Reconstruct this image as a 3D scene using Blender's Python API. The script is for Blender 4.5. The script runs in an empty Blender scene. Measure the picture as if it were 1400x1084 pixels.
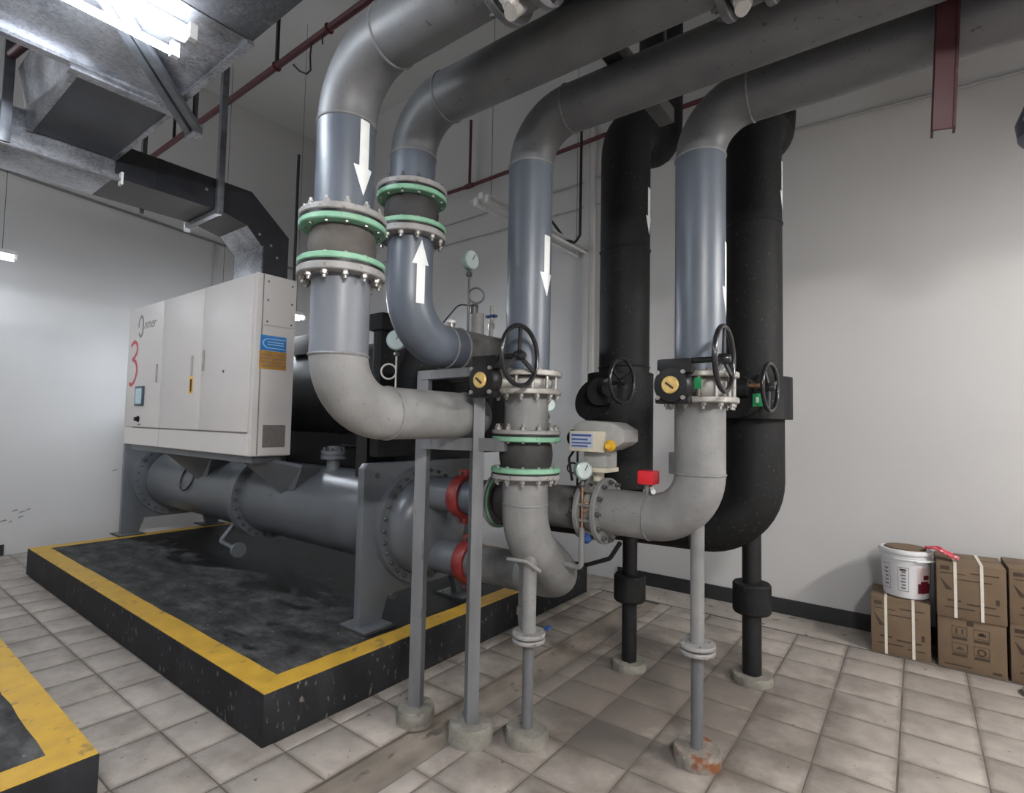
import bpy, bmesh, math, random
from mathutils import Vector, Matrix
PI = math.pi
random.seed(7)
S = bpy.context.scene
COL = S.collection
V = Vector

# ------------------------------------------------------------------ camera
def make_camera():
    a, p, r = .648, .0507, .0195
    f = V((-math.sin(a)*math.cos(p), math.cos(a)*math.cos(p), math.sin(p)))
    rt = V((math.cos(a), math.sin(a), 0)); up = rt.cross(f)
    r2 = rt*math.cos(r) + up*math.sin(r); u2 = -rt*math.sin(r) + up*math.cos(r)
    cd = bpy.data.cameras.new('camera'); co = bpy.data.objects.new('camera', cd)
    cd.sensor_width = 36; cd.sensor_fit = 'HORIZONTAL'; cd.lens = 36*731/1400
    cd.clip_start = .05; cd.clip_end = 100
    M = Matrix(((r2.x, u2.x, -f.x, 0), (r2.y, u2.y, -f.y, 0), (r2.z, u2.z, -f.z, 1.5), (0, 0, 0, 1)))
    co.matrix_world = M
    COL.objects.link(co); S.camera = co
make_camera()

# ------------------------------------------------------------------ world + exposure
S.view_settings.view_transform = 'Standard'
S.view_settings.look = 'None'
S.view_settings.gamma = 1
S.view_settings.use_curve_mapping = False
S.view_settings.exposure = 1.0
W = bpy.data.worlds.new('world'); S.world = W; W.use_nodes = True
W.node_tree.nodes['Background'].inputs[0].default_value = (.90, .90, .92, 1)
W.node_tree.nodes['Background'].inputs[1].default_value = .34      # soft ambient fill, let in through the front side left open

LAMP_POWER = 62      # emission strength of a lit tube

# ------------------------------------------------------------------ materials
def mat(name, col, rough=.6, metal=0., var=.0, vscale=6., spots=0., spot_col=(.05, .05, .05), spot_scale=40., bump=0., bump_scale=60.,
        spec=.5, obj=False, stretch=(1, 1, 1), emit=0.):
    m = bpy.data.materials.new(name); m.use_nodes = True
    nt = m.node_tree; n = nt.nodes; L = nt.links; b = n['Principled BSDF']
    b.inputs['Roughness'].default_value = rough; b.inputs['Metallic'].default_value = metal
    b.inputs['Specular IOR Level'].default_value = spec
    c4 = (*col, 1); b.inputs['Base Color'].default_value = c4
    if emit:
        b.inputs['Emission Color'].default_value = c4; b.inputs['Emission Strength'].default_value = emit
    tc = n.new('ShaderNodeTexCoord'); mp = n.new('ShaderNodeMapping'); mp.inputs['Scale'].default_value = stretch
    L.new(tc.outputs['Object'], mp.inputs['Vector']); vec = mp.outputs['Vector']
    cur = None
    if var:
        t = n.new('ShaderNodeTexNoise'); t.inputs['Scale'].default_value = vscale; t.inputs['Detail'].default_value = 6
        L.new(vec, t.inputs['Vector'])
        rp = n.new('ShaderNodeValToRGB'); rp.color_ramp.elements[0].position = .3; rp.color_ramp.elements[1].position = .72
        rp.color_ramp.elements[0].color = (*[max(0, c*(1-var)) for c in col], 1); rp.color_ramp.elements[1].color = (*[min(1, c*(1+var)) for c in col], 1)
        L.new(t.outputs['Fac'], rp.inputs['Fac']); cur = rp.outputs['Color']
        mr = n.new('ShaderNodeMapRange'); mr.inputs['To Min'].default_value = max(.05, rough-.12); mr.inputs['To Max'].default_value = min(1, rough+.12)
        L.new(t.outputs['Fac'], mr.inputs['Value']); L.new(mr.outputs['Result'], b.inputs['Roughness'])
    if spots:
        t = n.new('ShaderNodeTexNoise'); t.inputs['Scale'].default_value = spot_scale; t.inputs['Detail'].default_value = 3
        L.new(vec, t.inputs['Vector'])
        rp = n.new('ShaderNodeValToRGB'); rp.color_ramp.elements[0].position = .66-.16*spots; rp.color_ramp.elements[1].position = .72-.1*spots
        rp.color_ramp.elements[0].color = (0, 0, 0, 1); rp.color_ramp.elements[1].color = (1, 1, 1, 1)
        L.new(t.outputs['Fac'], rp.inputs['Fac'])
        mx = n.new('ShaderNodeMix'); mx.data_type = 'RGBA'; L.new(rp.outputs['Color'], mx.inputs['Factor'])
        if cur: L.new(cur, mx.inputs['A'])
        else: mx.inputs['A'].default_value = c4
        mx.inputs['B'].default_value = (*spot_col, 1); cur = mx.outputs['Result']
    if cur: L.new(cur, b.inputs['Base Color'])
    if bump:
        t = n.new('ShaderNodeTexNoise'); t.inputs['Scale'].default_value = bump_scale; t.inputs['Detail'].default_value = 5
        L.new(vec, t.inputs['Vector'])
        bp = n.new('ShaderNodeBump'); bp.inputs['Strength'].default_value = bump; bp.inputs['Distance'].default_value = .01
        L.new(t.outputs['Fac'], bp.inputs['Height']); L.new(bp.outputs['Normal'], b.inputs['Normal'])
    return m

M_ = {}
def defmats():
    D = M_
    D['wall'] = mat('wall_paint', (.50, .495, .49), .75, var=.035, vscale=1.2, bump=.05, bump_scale=120)
    D['ceiling'] = mat('ceiling_paint', (.58, .58, .57), .8, var=.05, vscale=1)
    D['beamcon'] = mat('raw_concrete', (.028, .029, .032), .85, var=.6, vscale=3.5, spots=.3, spot_col=(.10, .10, .097), spot_scale=9, bump=.3, bump_scale=30)
    D['skirt'] = mat('black_skirting', (.018, .018, .02), .55, var=.3, vscale=9)
    D['slab'] = mat('grout_bed', (.10, .086, .073), .9, var=.35, vscale=8, bump=.3)
    D['gutter'] = mat('gutter_concrete', (.19, .162, .132), .85, var=.38, vscale=7, spots=.25, spot_col=(.10, .085, .07), spot_scale=16, bump=.4, bump_scale=50, stretch=(1, .5, 1))
    D['strip'] = mat('border_screed', (.30, .27, .24), .85, var=.2, vscale=5, spots=.15, spot_col=(.1, .08, .06), spot_scale=14)
    D['padblack'] = mat('pad_black_paint', (.016, .0165, .019), .6, var=.35, vscale=7, spots=.14, spot_col=(.12, .11, .10), spot_scale=38, spec=.22, stretch=(1, 1, .45))
    D['padtop'] = padtop_mat()
    D['yellow'] = mat('pad_yellow_paint', (.50, .30, .035), .5, var=.16, vscale=9, spots=.22, spot_col=(.29, .19, .05), spot_scale=15, bump=.15, bump_scale=45)
    D['pipe'] = mat('pipe_grey_paint', (.088, .103, .128), .40, var=.16, vscale=6, stretch=(1, 1, .4), bump=.05, bump_scale=9)  # riser paint; its bluish tinge partly puts cool lamp light into the colour
    D['primer'] = mat('pipe_dusty_grey', (.190, .190, .188), .6, var=.22, vscale=7, spots=.03, spot_col=(.12, .115, .11), spot_scale=70, bump=.06)
    D['over'] = mat('pipe_fitting_grey', (.117, .120, .126), .46, var=.16, vscale=6, spots=.02, spot_col=(.06, .06, .06), spot_scale=45, bump=.05, bump_scale=9)
    D['pale'] = mat('pipe_pale_paint', (.135, .147, .168), .45, var=.16, vscale=6, stretch=(1, 1, .4))
    D['mottle'] = mat('pipe_mottled_dark', (.115, .113, .11), .65, var=.5, vscale=8, bump=.1)
    D['weld'] = mat('weld_grey', (.17, .17, .175), .5, var=.2, vscale=40)
    D['insul'] = mat('black_insulation', (.0085, .0085, .009), .66, var=.25, vscale=7, spots=.02, spot_col=(.05, .05, .055), spot_scale=60, spec=.22, bump=.12, bump_scale=25)
    D['fgrey'] = mat('flange_grey', (.25, .243, .24), .5, var=.18, vscale=15, spots=.15, spot_col=(.13, .11, .10), spot_scale=40)
    D['fgreen'] = mat('flange_green', (.185, .375, .255), .5, var=.15, vscale=14, spots=.1, spot_col=(.08, .18, .11), spot_scale=50)
    D['rubber'] = mat('rubber', (.028, .026, .026), .7, var=.4, vscale=14, bump=.15)
    D['rubberdust'] = mat('rubber_dusty', (.075, .066, .060), .75, var=.35, vscale=9, bump=.15)
    D['bolt'] = mat('bolt_zinc', (.32, .31, .295), .4, .6, var=.25, vscale=60)
    D['boltdark'] = mat('bolt_dark', (.10, .10, .10), .5, .5, var=.25, vscale=60)
    D['white'] = mat('white_paint', (.72, .74, .74), .5, var=.06, vscale=20)
    D['black'] = mat('black_paint', (.010, .010, .011), .42, var=.3, vscale=18, spec=.3)
    D['blackgloss'] = mat('black_gloss', (.012, .012, .014), .22, var=.2, vscale=18)
    D['brass'] = mat('brass_dial', (.62, .43, .15), .4, .3, var=.2, vscale=60)
    D['silver'] = mat('valve_silver', (.335, .322, .30), .45, .3, var=.22, vscale=18, spots=.15, spot_col=(.15, .13, .11), spot_scale=45)
    D['chiller'] = mat('chiller_grey_paint', (.100, .109, .121), .32, var=.12, vscale=4)
    D['cabinet'] = mat('cabinet_cream', (.57, .542, .52), .45, var=.03, vscale=3)
    D['seam'] = mat('cabinet_seam', (.20, .18, .18), .6, var=.1, vscale=9)
    D['galv'] = galv_mat()
    D['steel'] = mat('rack_grey_steel', (.14, .144, .152), .42, .25, var=.22, vscale=12, spots=.1, spot_col=(.08, .08, .085), spot_scale=40, stretch=(1, 1, .2))
    D['ductblack'] = mat('duct_black', (.016, .017, .022), .4, var=.25, vscale=9)
    D['strut'] = mat('strut_grey', (.15, .16, .18), .4, .5, var=.3, vscale=14)
    D['red'] = mat('red_pipe', (.085, .012, .018), .45, var=.2, vscale=14)
    D['redsteel'] = mat('red_steel', (.055, .013, .017), .55, var=.18, vscale=14)
    D['redbright'] = mat('red_plastic', (.62, .012, .022), .35, var=.08, vscale=20)
    D['redcoup'] = mat('red_coupling', (.21, .022, .02), .45, var=.25, vscale=18)
    D['concrete'] = mat('foot_concrete', (.185, .175, .15), .9, var=.3, vscale=14, spots=.3, spot_col=(.13, .12, .11), spot_scale=22, bump=.6, bump_scale=40)
    D['rusty'] = mat('rusty_concrete', (.20, .18, .155), .9, var=.4, vscale=12, spots=.8, spot_col=(.17, .058, .02), spot_scale=14, bump=.6, bump_scale=40)
    D['card'] = mat('cardboard', (.145, .098, .060), .8, var=.12, vscale=7, bump=.05, bump_scale=80)
    D['ink'] = mat('carton_ink', (.045, .03, .02), .8, var=.2, vscale=40)
    D['strap'] = mat('white_strap', (.66, .62, .56), .5, var=.08, vscale=30)
    D['bucket'] = mat('bucket_plastic', (.62, .62, .64), .35, var=.04, vscale=9)
    D['inkgrey'] = mat('label_grey_ink', (.16, .16, .18), .5, var=.1, vscale=30)
    D['pinklabel'] = mat('label_pink', (.60, .50, .51), .45, var=.06, vscale=20)
    D['crimson'] = mat('label_crimson', (.12, .008, .018), .45, var=.25, vscale=40)
    D['wrapper'] = mat('wrapper_red_white', (.55, .04, .07), .35, var=.15, vscale=30, spots=.6, spot_col=(.75, .68, .70), spot_scale=32)
    D['gauge'] = mat('gauge_case', (.28, .36, .35), .4, .2, var=.12, vscale=30)
    D['glass'] = mat('gauge_face', (.52, .60, .59), .2, var=.06, vscale=20)
    D['copper'] = mat('copper_tube', (.38, .22, .14), .38, .7, var=.2, vscale=40)
    D['actu'] = mat('actuator_grey', (.36, .36, .35), .5, .1, var=.1, vscale=20)
    D['actulabel'] = mat('actuator_label', (.45, .50, .62), .35, var=.08, vscale=20)
    D['blueink'] = mat('label_blue', (.05, .08, .25), .4, var=.1, vscale=30)
    D['yellowplastic'] = mat('yellow_cap', (.75, .42, .02), .4, var=.1, vscale=20)
    D['cream'] = mat('cream_bracket', (.60, .56, .44), .5, var=.1, vscale=20)
    D['blue'] = mat('blue_paint', (.02, .055, .20), .45, var=.2, vscale=30)
    D['green'] = mat('green_tag', (.02, .30, .11), .35, var=.15, vscale=30)
    D['stickblue'] = mat('sticker_blue', (.03, .20, .52), .35, var=.15, vscale=25)
    D['lightblue'] = mat('sticker_light_blue', (.40, .62, .85), .35, var=.05, vscale=25)
    D['sticktan'] = mat('sticker_tan', (.42, .21, .04), .45, var=.3, vscale=22)
    D['redmark'] = mat('red_marker', (.48, .05, .07), .5, var=.2, vscale=40)
    D['screen'] = mat('screen_glass', (.42, .58, .66), .15, var=.06, vscale=20)
    D['screenframe'] = mat('screen_frame', (.03, .06, .085), .4, var=.1, vscale=20)
    D['vent'] = mat('vent_grey', (.18, .165, .155), .6, var=.2, vscale=40)
    D['cable'] = mat('black_cable', (.012, .012, .013), .5, var=.2, vscale=40)
    D['conduit'] = mat('grey_conduit', (.36, .36, .36), .55, var=.08, vscale=20)
    D['trunk'] = mat('trunking_grey', (.47, .46, .44), .5, var=.06, vscale=12)
    
    D['tubeoff'] = mat('lamp_tube_off', (.62, .62, .62), .3, var=.04, vscale=20)
    D['duskblue'] = mat('blue_grey_fitting', (.075, .08, .115), .4, var=.15, vscale=9)

def padtop_mat():
    m = bpy.data.materials.new('pad_top_worn'); m.use_nodes = True
    nt = m.node_tree; n = nt.nodes; L = nt.links; b = n['Principled BSDF']
    geo = n.new('ShaderNodeNewGeometry')
    t1 = n.new('ShaderNodeTexNoise'); t1.inputs['Scale'].default_value = 5; t1.inputs['Detail'].default_value = 10; t1.inputs['Roughness'].default_value = .7
    mp = n.new('ShaderNodeMapping'); mp.inputs['Scale'].default_value = (.9, 1.5, 1); L.new(geo.outputs['Position'], mp.inputs['Vector'])
    L.new(mp.outputs['Vector'], t1.inputs['Vector'])
    r1 = n.new('ShaderNodeValToRGB'); e = r1.color_ramp.elements
    e[0].position = .34; e[0].color = (.012, .0122, .0125, 1); e[1].position = .68; e[1].color = (.105, .105, .105, 1)
    x = e.new(.52); x.color = (.043, .0435, .044, 1)
    L.new(t1.outputs['Fac'], r1.inputs['Fac'])
    # wet / oil-stained patch under the shell: darker and glossier
    t2 = n.new('ShaderNodeTexNoise'); t2.inputs['Scale'].default_value = 3.2; t2.inputs['Detail'].default_value = 7; L.new(mp.outputs['Vector'], t2.inputs['Vector'])
    sx = n.new('ShaderNodeSeparateXYZ'); L.new(geo.outputs['Position'], sx.inputs['Vector'])
    my = n.new('ShaderNodeMapRange'); my.inputs['From Min'].default_value = 1.95; my.inputs['From Max'].default_value = 2.45
    L.new(sx.outputs['Y'], my.inputs['Value'])
    ad = n.new('ShaderNodeMath'); ad.operation = 'MULTIPLY_ADD'; ad.inputs[1].default_value = .32
    L.new(my.outputs['Result'], ad.inputs[0]); L.new(t2.outputs['Fac'], ad.inputs[2])
    r2 = n.new('ShaderNodeValToRGB'); r2.color_ramp.elements[0].position = .60; r2.color_ramp.elements[1].position = .68
    L.new(ad.outputs[0], r2.inputs['Fac'])
    mx = n.new('ShaderNodeMix'); mx.data_type = 'RGBA'; L.new(r2.outputs['Color'], mx.inputs['Factor']); L.new(r1.outputs['Color'], mx.inputs['A'])
    mx.inputs['B'].default_value = (.006, .006, .0065, 1)
    # scattered pale flakes
    t3 = n.new('ShaderNodeTexNoise'); t3.inputs['Scale'].default_value = 26; t3.inputs['Detail'].default_value = 4; L.new(geo.outputs['Position'], t3.inputs['Vector'])
    r3 = n.new('ShaderNodeValToRGB'); r3.color_ramp.elements[0].position = .68; r3.color_ramp.elements[1].position = .73
    L.new(t3.outputs['Fac'], r3.inputs['Fac'])
    m2 = n.new('ShaderNodeMix'); m2.data_type = 'RGBA'; L.new(r3.outputs['Color'], m2.inputs['Factor']); L.new(mx.outputs['Result'], m2.inputs['A'])
    m2.inputs['B'].default_value = (.19, .18, .17, 1)
    L.new(m2.outputs['Result'], b.inputs['Base Color'])
    mr = n.new('ShaderNodeMapRange'); b.inputs['Specular IOR Level'].default_value = .25
    mr.inputs['To Min'].default_value = .75; mr.inputs['To Max'].default_value = .5
    L.new(r2.outputs['Color'], mr.inputs['Value']); L.new(mr.outputs['Result'], b.inputs['Roughness'])
    bp = n.new('ShaderNodeBump'); bp.inputs['Strength'].default_value = .25; bp.inputs['Distance'].default_value = .02
    L.new(t1.outputs['Fac'], bp.inputs['Height']); L.new(bp.outputs['Normal'], b.inputs['Normal'])
    return m

def galv_mat():
    m = bpy.data.materials.new('galvanised_sheet'); m.use_nodes = True
    nt = m.node_tree; n = nt.nodes; L = nt.links; b = n['Principled BSDF']
    geo = n.new('ShaderNodeNewGeometry')
    v = n.new('ShaderNodeTexVoronoi'); v.inputs['Scale'].default_value = 85; L.new(geo.outputs['Position'], v.inputs['Vector'])
    t = n.new('ShaderNodeTexNoise'); t.inputs['Scale'].default_value = 4.5; t.inputs['Detail'].default_value = 6; L.new(geo.outputs['Position'], t.inputs['Vector'])
    mx = n.new('ShaderNodeMix'); mx.data_type = 'RGBA'; mx.inputs['Factor'].default_value = .78
    L.new(v.outputs['Color'], mx.inputs['A']); L.new(t.outputs['Fac'], mx.inputs['B'])
    bw = n.new('ShaderNodeRGBToBW'); L.new(mx.outputs['Result'], bw.inputs['Color'])
    r = n.new('ShaderNodeValToRGB'); r.color_ramp.elements[0].position = .3; r.color_ramp.elements[0].color = (.13, .135, .155, 1)
    r.color_ramp.elements[1].position = .68; r.color_ramp.elements[1].color = (.50, .51, .54, 1)
    L.new(bw.outputs['Val'], r.inputs['Fac']); L.new(r.outputs['Color'], b.inputs['Base Color'])
    b.inputs['Metallic'].default_value = .75
    mr = n.new('ShaderNodeMapRange'); mr.inputs['To Min'].default_value = .22; mr.inputs['To Max'].default_value = .42
    L.new(bw.outputs['Val'], mr.inputs['Value']); L.new(mr.outputs['Result'], b.inputs['Roughness'])
    bp = n.new('ShaderNodeBump'); bp.inputs['Strength'].default_value = .25; bp.inputs['Distance'].default_value = .03
    L.new(t.outputs['Fac'], bp.inputs['Height']); L.new(bp.outputs['Normal'], b.inputs['Normal'])
    return m

def tile_mat(name, col):
    m = bpy.data.materials.new(name); m.use_nodes = True
    nt = m.node_tree; n = nt.nodes; L = nt.links; b = n['Principled BSDF']
    geo = n.new('ShaderNodeNewGeometry'); oi = n.new('ShaderNodeObjectInfo')
    # fine stone speckle
    t1 = n.new('ShaderNodeTexNoise'); t1.inputs['Scale'].default_value = 9; t1.inputs['Detail'].default_value = 8; t1.inputs['Roughness'].default_value = .6
    L.new(geo.outputs['Position'], t1.inputs['Vector'])
    r1 = n.new('ShaderNodeValToRGB'); r1.color_ramp.elements[0].position = .3; r1.color_ramp.elements[1].position = .7
    r1.color_ramp.elements[0].color = (*[c*.84 for c in col], 1); r1.color_ramp.elements[1].color = (*[min(1, c*1.1) for c in col], 1)
    L.new(t1.outputs['Fac'], r1.inputs['Fac'])
    # per-tile tone
    mr = n.new('ShaderNodeMapRange'); mr.inputs['To Min'].default_value = .90; mr.inputs['To Max'].default_value = 1.06
    L.new(oi.outputs['Random'], mr.inputs['Value'])
    hv = n.new('ShaderNodeHueSaturation'); L.new(mr.outputs['Result'], hv.inputs['Value']); L.new(r1.outputs['Color'], hv.inputs['Color'])
    # chips and specks
    t2 = n.new('ShaderNodeTexNoise'); t2.inputs['Scale'].default_value = 30; t2.inputs['Detail'].default_value = 2; L.new(geo.outputs['Position'], t2.inputs['Vector'])
    r2 = n.new('ShaderNodeValToRGB'); r2.color_ramp.elements[0].position = .70; r2.color_ramp.elements[1].position = .74
    L.new(t2.outputs['Fac'], r2.inputs['Fac'])
    m1 = n.new('ShaderNodeMix'); m1.data_type = 'RGBA'; L.new(r2.outputs['Color'], m1.inputs['Factor']); L.new(hv.outputs['Color'], m1.inputs['A']); m1.inputs['B'].default_value = (.13, .10, .08, 1)
    # dirt spread around the pipe feet (a stain with its own place)
    vs = n.new('ShaderNodeVectorMath'); vs.operation = 'DISTANCE'; vs.inputs[1].default_value = (-1.38, 2.98, 0); L.new(geo.outputs['Position'], vs.inputs[0])
    t3 = n.new('ShaderNodeTexNoise'); t3.inputs['Scale'].default_value = 3.5; t3.inputs['Detail'].default_value = 8; t3.inputs['Roughness'].default_value = .65; L.new(geo.outputs['Position'], t3.inputs['Vector'])
    md = n.new('ShaderNodeMapRange'); md.inputs['From Min'].default_value = .15; md.inputs['From Max'].default_value = 1.5; md.inputs['To Min'].default_value = .38; md.inputs['To Max'].default_value = -.06
    L.new(vs.outputs['Value'], md.inputs['Value'])
    ad = n.new('ShaderNodeMath'); ad.operation = 'ADD'; L.new(md.outputs['Result'], ad.inputs[0]); L.new(t3.outputs['Fac'], ad.inputs[1])
    r3 = n.new('ShaderNodeValToRGB'); r3.color_ramp.elements[0].position = .44; r3.color_ramp.elements[1].position = .74
    r3.color_ramp.elements[1].color = (.75, .75, .75, 1)
    L.new(ad.outputs[0], r3.inputs['Fac'])
    m2 = n.new('ShaderNodeMix'); m2.data_type = 'RGBA'; L.new(r3.outputs['Color'], m2.inputs['Factor']); L.new(m1.outputs['Result'], m2.inputs['A']); m2.inputs['B'].default_value = (.11, .09, .075, 1)
    # grime along the joints and brown scrawled wear
    tg = n.new('ShaderNodeTexCoord'); sg = n.new('ShaderNodeSeparateXYZ'); L.new(tg.outputs['Generated'], sg.inputs['Vector'])
    def mth(op, a, b_=None):
        q = n.new('ShaderNodeMath'); q.operation = op
        for i, v in enumerate((a, b_)):
            if v is None: continue
            if isinstance(v, (int, float)): q.inputs[i].default_value = v
            else: L.new(v, q.inputs[i])
        return q.outputs[0]
    ex = mth('MINIMUM', sg.outputs['X'], mth('SUBTRACT', 1, sg.outputs['X'])); ey = mth('MINIMUM', sg.outputs['Y'], mth('SUBTRACT', 1, sg.outputs['Y']))
    ed = mth('MINIMUM', ex, ey)
    t5 = n.new('ShaderNodeTexNoise'); t5.inputs['Scale'].default_value = 11; t5.inputs['Detail'].default_value = 6; L.new(geo.outputs['Position'], t5.inputs['Vector'])
    eg = mth('SUBTRACT', mth('MULTIPLY', t5.outputs['Fac'], .14), ed)
    r5 = n.new('ShaderNodeMapRange'); r5.inputs['From Min'].default_value = .0; r5.inputs['From Max'].default_value = .07; r5.inputs['To Max'].default_value = .6
    L.new(eg, r5.inputs['Value'])
    m5 = n.new('ShaderNodeMix'); m5.data_type = 'RGBA'; L.new(r5.outputs['Result'], m5.inputs['Factor']); L.new(m2.outputs['Result'], m5.inputs['A']); m5.inputs['B'].default_value = (.12, .098, .08, 1)
    mp6 = n.new('ShaderNodeMapping'); mp6.inputs['Scale'].default_value = (1, .6, 1); mp6.inputs['Rotation'].default_value = (0, 0, .5); L.new(geo.outputs['Position'], mp6.inputs['Vector'])
    t6 = n.new('ShaderNodeTexNoise'); t6.inputs['Scale'].default_value = 5.5; t6.inputs['Detail'].default_value = 11; t6.inputs['Roughness'].default_value = .78; L.new(mp6.outputs['Vector'], t6.inputs['Vector'])
    r6 = n.new('ShaderNodeValToRGB'); r6.color_ramp.elements[0].position = .63; r6.color_ramp.elements[1].position = .70; r6.color_ramp.elements[1].color = (.6, .6, .6, 1)
    L.new(t6.outputs['Fac'], r6.inputs['Fac'])
    m6 = n.new('ShaderNodeMix'); m6.data_type = 'RGBA'; L.new(r6.outputs['Color'], m6.inputs['Factor']); L.new(m5.outputs['Result'], m6.inputs['A']); m6.inputs['B'].default_value = (.15, .115, .09, 1)
    L.new(m6.outputs['Result'], b.inputs['Base Color'])
    b.inputs['Roughness'].default_value = .55
    bp = n.new('ShaderNodeBump'); bp.inputs['Strength'].default_value = .12; bp.inputs['Distance'].default_value = .01
    L.new(t1.outputs['Fac'], bp.inputs['Height']); L.new(bp.outputs['Normal'], b.inputs['Normal'])
    return m
defmats()

# ------------------------------------------------------------------ geometry helpers (all in world coordinates)
def frame_of(d):
    d = V(d).normalized()
    a = V((0, 0, 1)) if abs(d.z) < .95 else V((1, 0, 0))
    u = a.cross(d).normalized(); w = d.cross(u).normalized()
    return d, u, w

class MB:
    def __init__(s): s.v = []; s.f = []
    def add(s, vs, fs):
        o = len(s.v); s.v += [V(p) for p in vs]; s.f += [tuple(i+o for i in f) for f in fs]; return s
    def box(s, a, b, rot=0, piv=None):
        x0, y0, z0 = [min(p, q) for p, q in zip(a, b)]; x1, y1, z1 = [max(p, q) for p, q in zip(a, b)]
        vs = [V(p) for p in ((x0, y0, z0), (x1, y0, z0), (x1, y1, z0), (x0, y1, z0), (x0, y0, z1), (x1, y0, z1), (x1, y1, z1), (x0, y1, z1))]
        if rot:
            c = V(piv) if piv else V(((x0+x1)/2, (y0+y1)/2, 0)); R = Matrix.Rotation(rot, 3, 'Z'); vs = [R @ (p-c) + c for p in vs]
        return s.add(vs, [(3, 2, 1, 0), (4, 5, 6, 7), (0, 1, 5, 4), (1, 2, 6, 5), (2, 3, 7, 6), (3, 0, 4, 7)])
    def bar(s, p0, p1, w, h, up=None):
        p0, p1 = V(p0), V(p1); d, u, q = frame_of(p1-p0)
        if up is not None:
            q = V(up) - d*V(up).dot(d); q.normalize(); u = q.cross(d)
        vs = []
        for p in (p0, p1):
            for a, b in ((-1, -1), (1, -1), (1, 1), (-1, 1)): vs.append(p + u*a*w/2 + q*b*h/2)
        return s.add(vs, [(3, 2, 1, 0), (4, 5, 6, 7), (0, 1, 5, 4), (1, 2, 6, 5), (2, 3, 7, 6), (3, 0, 4, 7)])
    def lathe(s, org, axis, prof, n=32, caps=True):
        org = V(org); d, u, w = frame_of(axis); vs = []; fs = []; k = len(prof)
        for r, t in prof:
            for i in range(n):
                a = 2*PI*i/n; vs.append(org + d*t + (u*math.cos(a) + w*math.sin(a))*r)
        for j in range(k-1):
            for i in range(n):
                i2 = (i+1) % n; fs.append((j*n+i, j*n+i2, (j+1)*n+i2, (j+1)*n+i))
        if caps:
            fs.append(tuple(range(n-1, -1, -1))); fs.append(tuple((k-1)*n+i for i in range(n)))
        return s.add(vs, fs)
    def cyl(s, p0, p1, r, n=24, r2=None):
        p0, p1 = V(p0), V(p1); return s.lathe(p0, p1-p0, [(r, 0), (r if r2 is None else r2, (p1-p0).length)], n)
    def ring(s, org, axis, r0, r1, t0, t1, n=40):
        """flat ring (washer) from t0 to t1 along the axis"""
        return s.lathe(org, axis, [(r0, t0), (r1, t0), (r1, t1), (r0, t1), (r0, t0)], n, False)
    def torus(s, c, axis, R, r, n=32, m=10, a0=0, a1=2*PI):
        d, u, w = frame_of(axis); c = V(c); pts = []
        closed = abs(a1-a0-2*PI) < 1e-6; k = n if closed else n+1
        for i in range(k):
            a = a0 + (a1-a0)*i/n; pts.append(c + (u*math.cos(a)+w*math.sin(a))*R)
        return s.tube(pts, r, m, closed)
    def tube(s, pts, r, n=12, closed=False, flat=None):
        pts = [V(p) for p in pts]; k = len(pts); vs = []; fs = []
        tang = []
        for i in range(k):
            if closed: t = pts[(i+1) % k]-pts[i-1]
            else: t = pts[min(i+1, k-1)]-pts[max(i-1, 0)]
            tang.append(t.normalized())
        d, u, w = frame_of(tang[0])
        for i in range(k):
            t = tang[i]; u = (u - t*u.dot(t)).normalized(); w = t.cross(u)
            rr = r[i] if isinstance(r, (list, tuple)) else r
            for j in range(n):
                a = 2*PI*j/n; vs.append(pts[i] + (u*math.cos(a)+w*math.sin(a))*rr)
        for i in range(k if closed else k-1):
            i2 = (i+1) % k
            off = 0
            if closed and i2 == 0:   # match the seam
                off = min(range(n), key=lambda o: (vs[(k-1)*n]-vs[o]).length)
            for j in range(n):
                j2 = (j+1) % n; fs.append((i*n+j, i*n+j2, i2*n+(j2+off) % n, i2*n+(j+off) % n))
        if not closed:
            fs.append(tuple(range(n-1, -1, -1))); fs.append(tuple((k-1)*n+j for j in range(n)))
        return s.add(vs, fs)
    def prism(s, poly, ext):
        ext = V(ext); poly = [V(p) for p in poly]; k = len(poly)
        nrm = V((0, 0, 0))
        for i in range(k): nrm += (poly[i]-poly[0]).cross(poly[(i+1) % k]-poly[0])
        if nrm.dot(ext) > 0: poly = poly[::-1]
        vs = poly + [p+ext for p in poly]
        return s.add(vs, [tuple(range(k)), tuple(range(2*k-1, k-1, -1))] + [((i+1) % k, i, k+i, k+(i+1) % k) for i in range(k)])
    def quad(s, a, b, c, d): return s.add([a, b, c, d], [(0, 1, 2, 3)])

ORG = {}
def mesh_from(name, mb, m, org):
    me = bpy.data.meshes.new(name)
    me.from_pydata([tuple(p-org) for p in mb.v], [], mb.f)
    me.polygons.foreach_set('use_smooth', [True]*len(me.polygons))
    try: me.set_sharp_from_angle(angle=math.radians(38))
    except Exception: pass
    me.materials.append(M_[m] if isinstance(m, str) else m)
    me.update()
    return me
def bevel_mesh(me, w, seg=2):
    bm = bmesh.new(); bm.from_mesh(me)
    ed = [e for e in bm.edges if len(e.link_faces) == 2 and e.calc_face_angle(0) > .6]
    bmesh.ops.bevel(bm, geom=ed, offset=w, segments=seg, affect='EDGES', profile=.6)
    bm.to_mesh(me); bm.free()
    me.polygons.foreach_set('use_smooth', [True]*len(me.polygons))
    try: me.set_sharp_from_angle(angle=math.radians(38))
    except Exception: pass
def tag(o, label=None, cat=None, group=None, kind=None):
    for k, v in (('label', label), ('category', cat), ('group', group), ('kind', kind)):
        if v: o[k] = v
    return o
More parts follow.
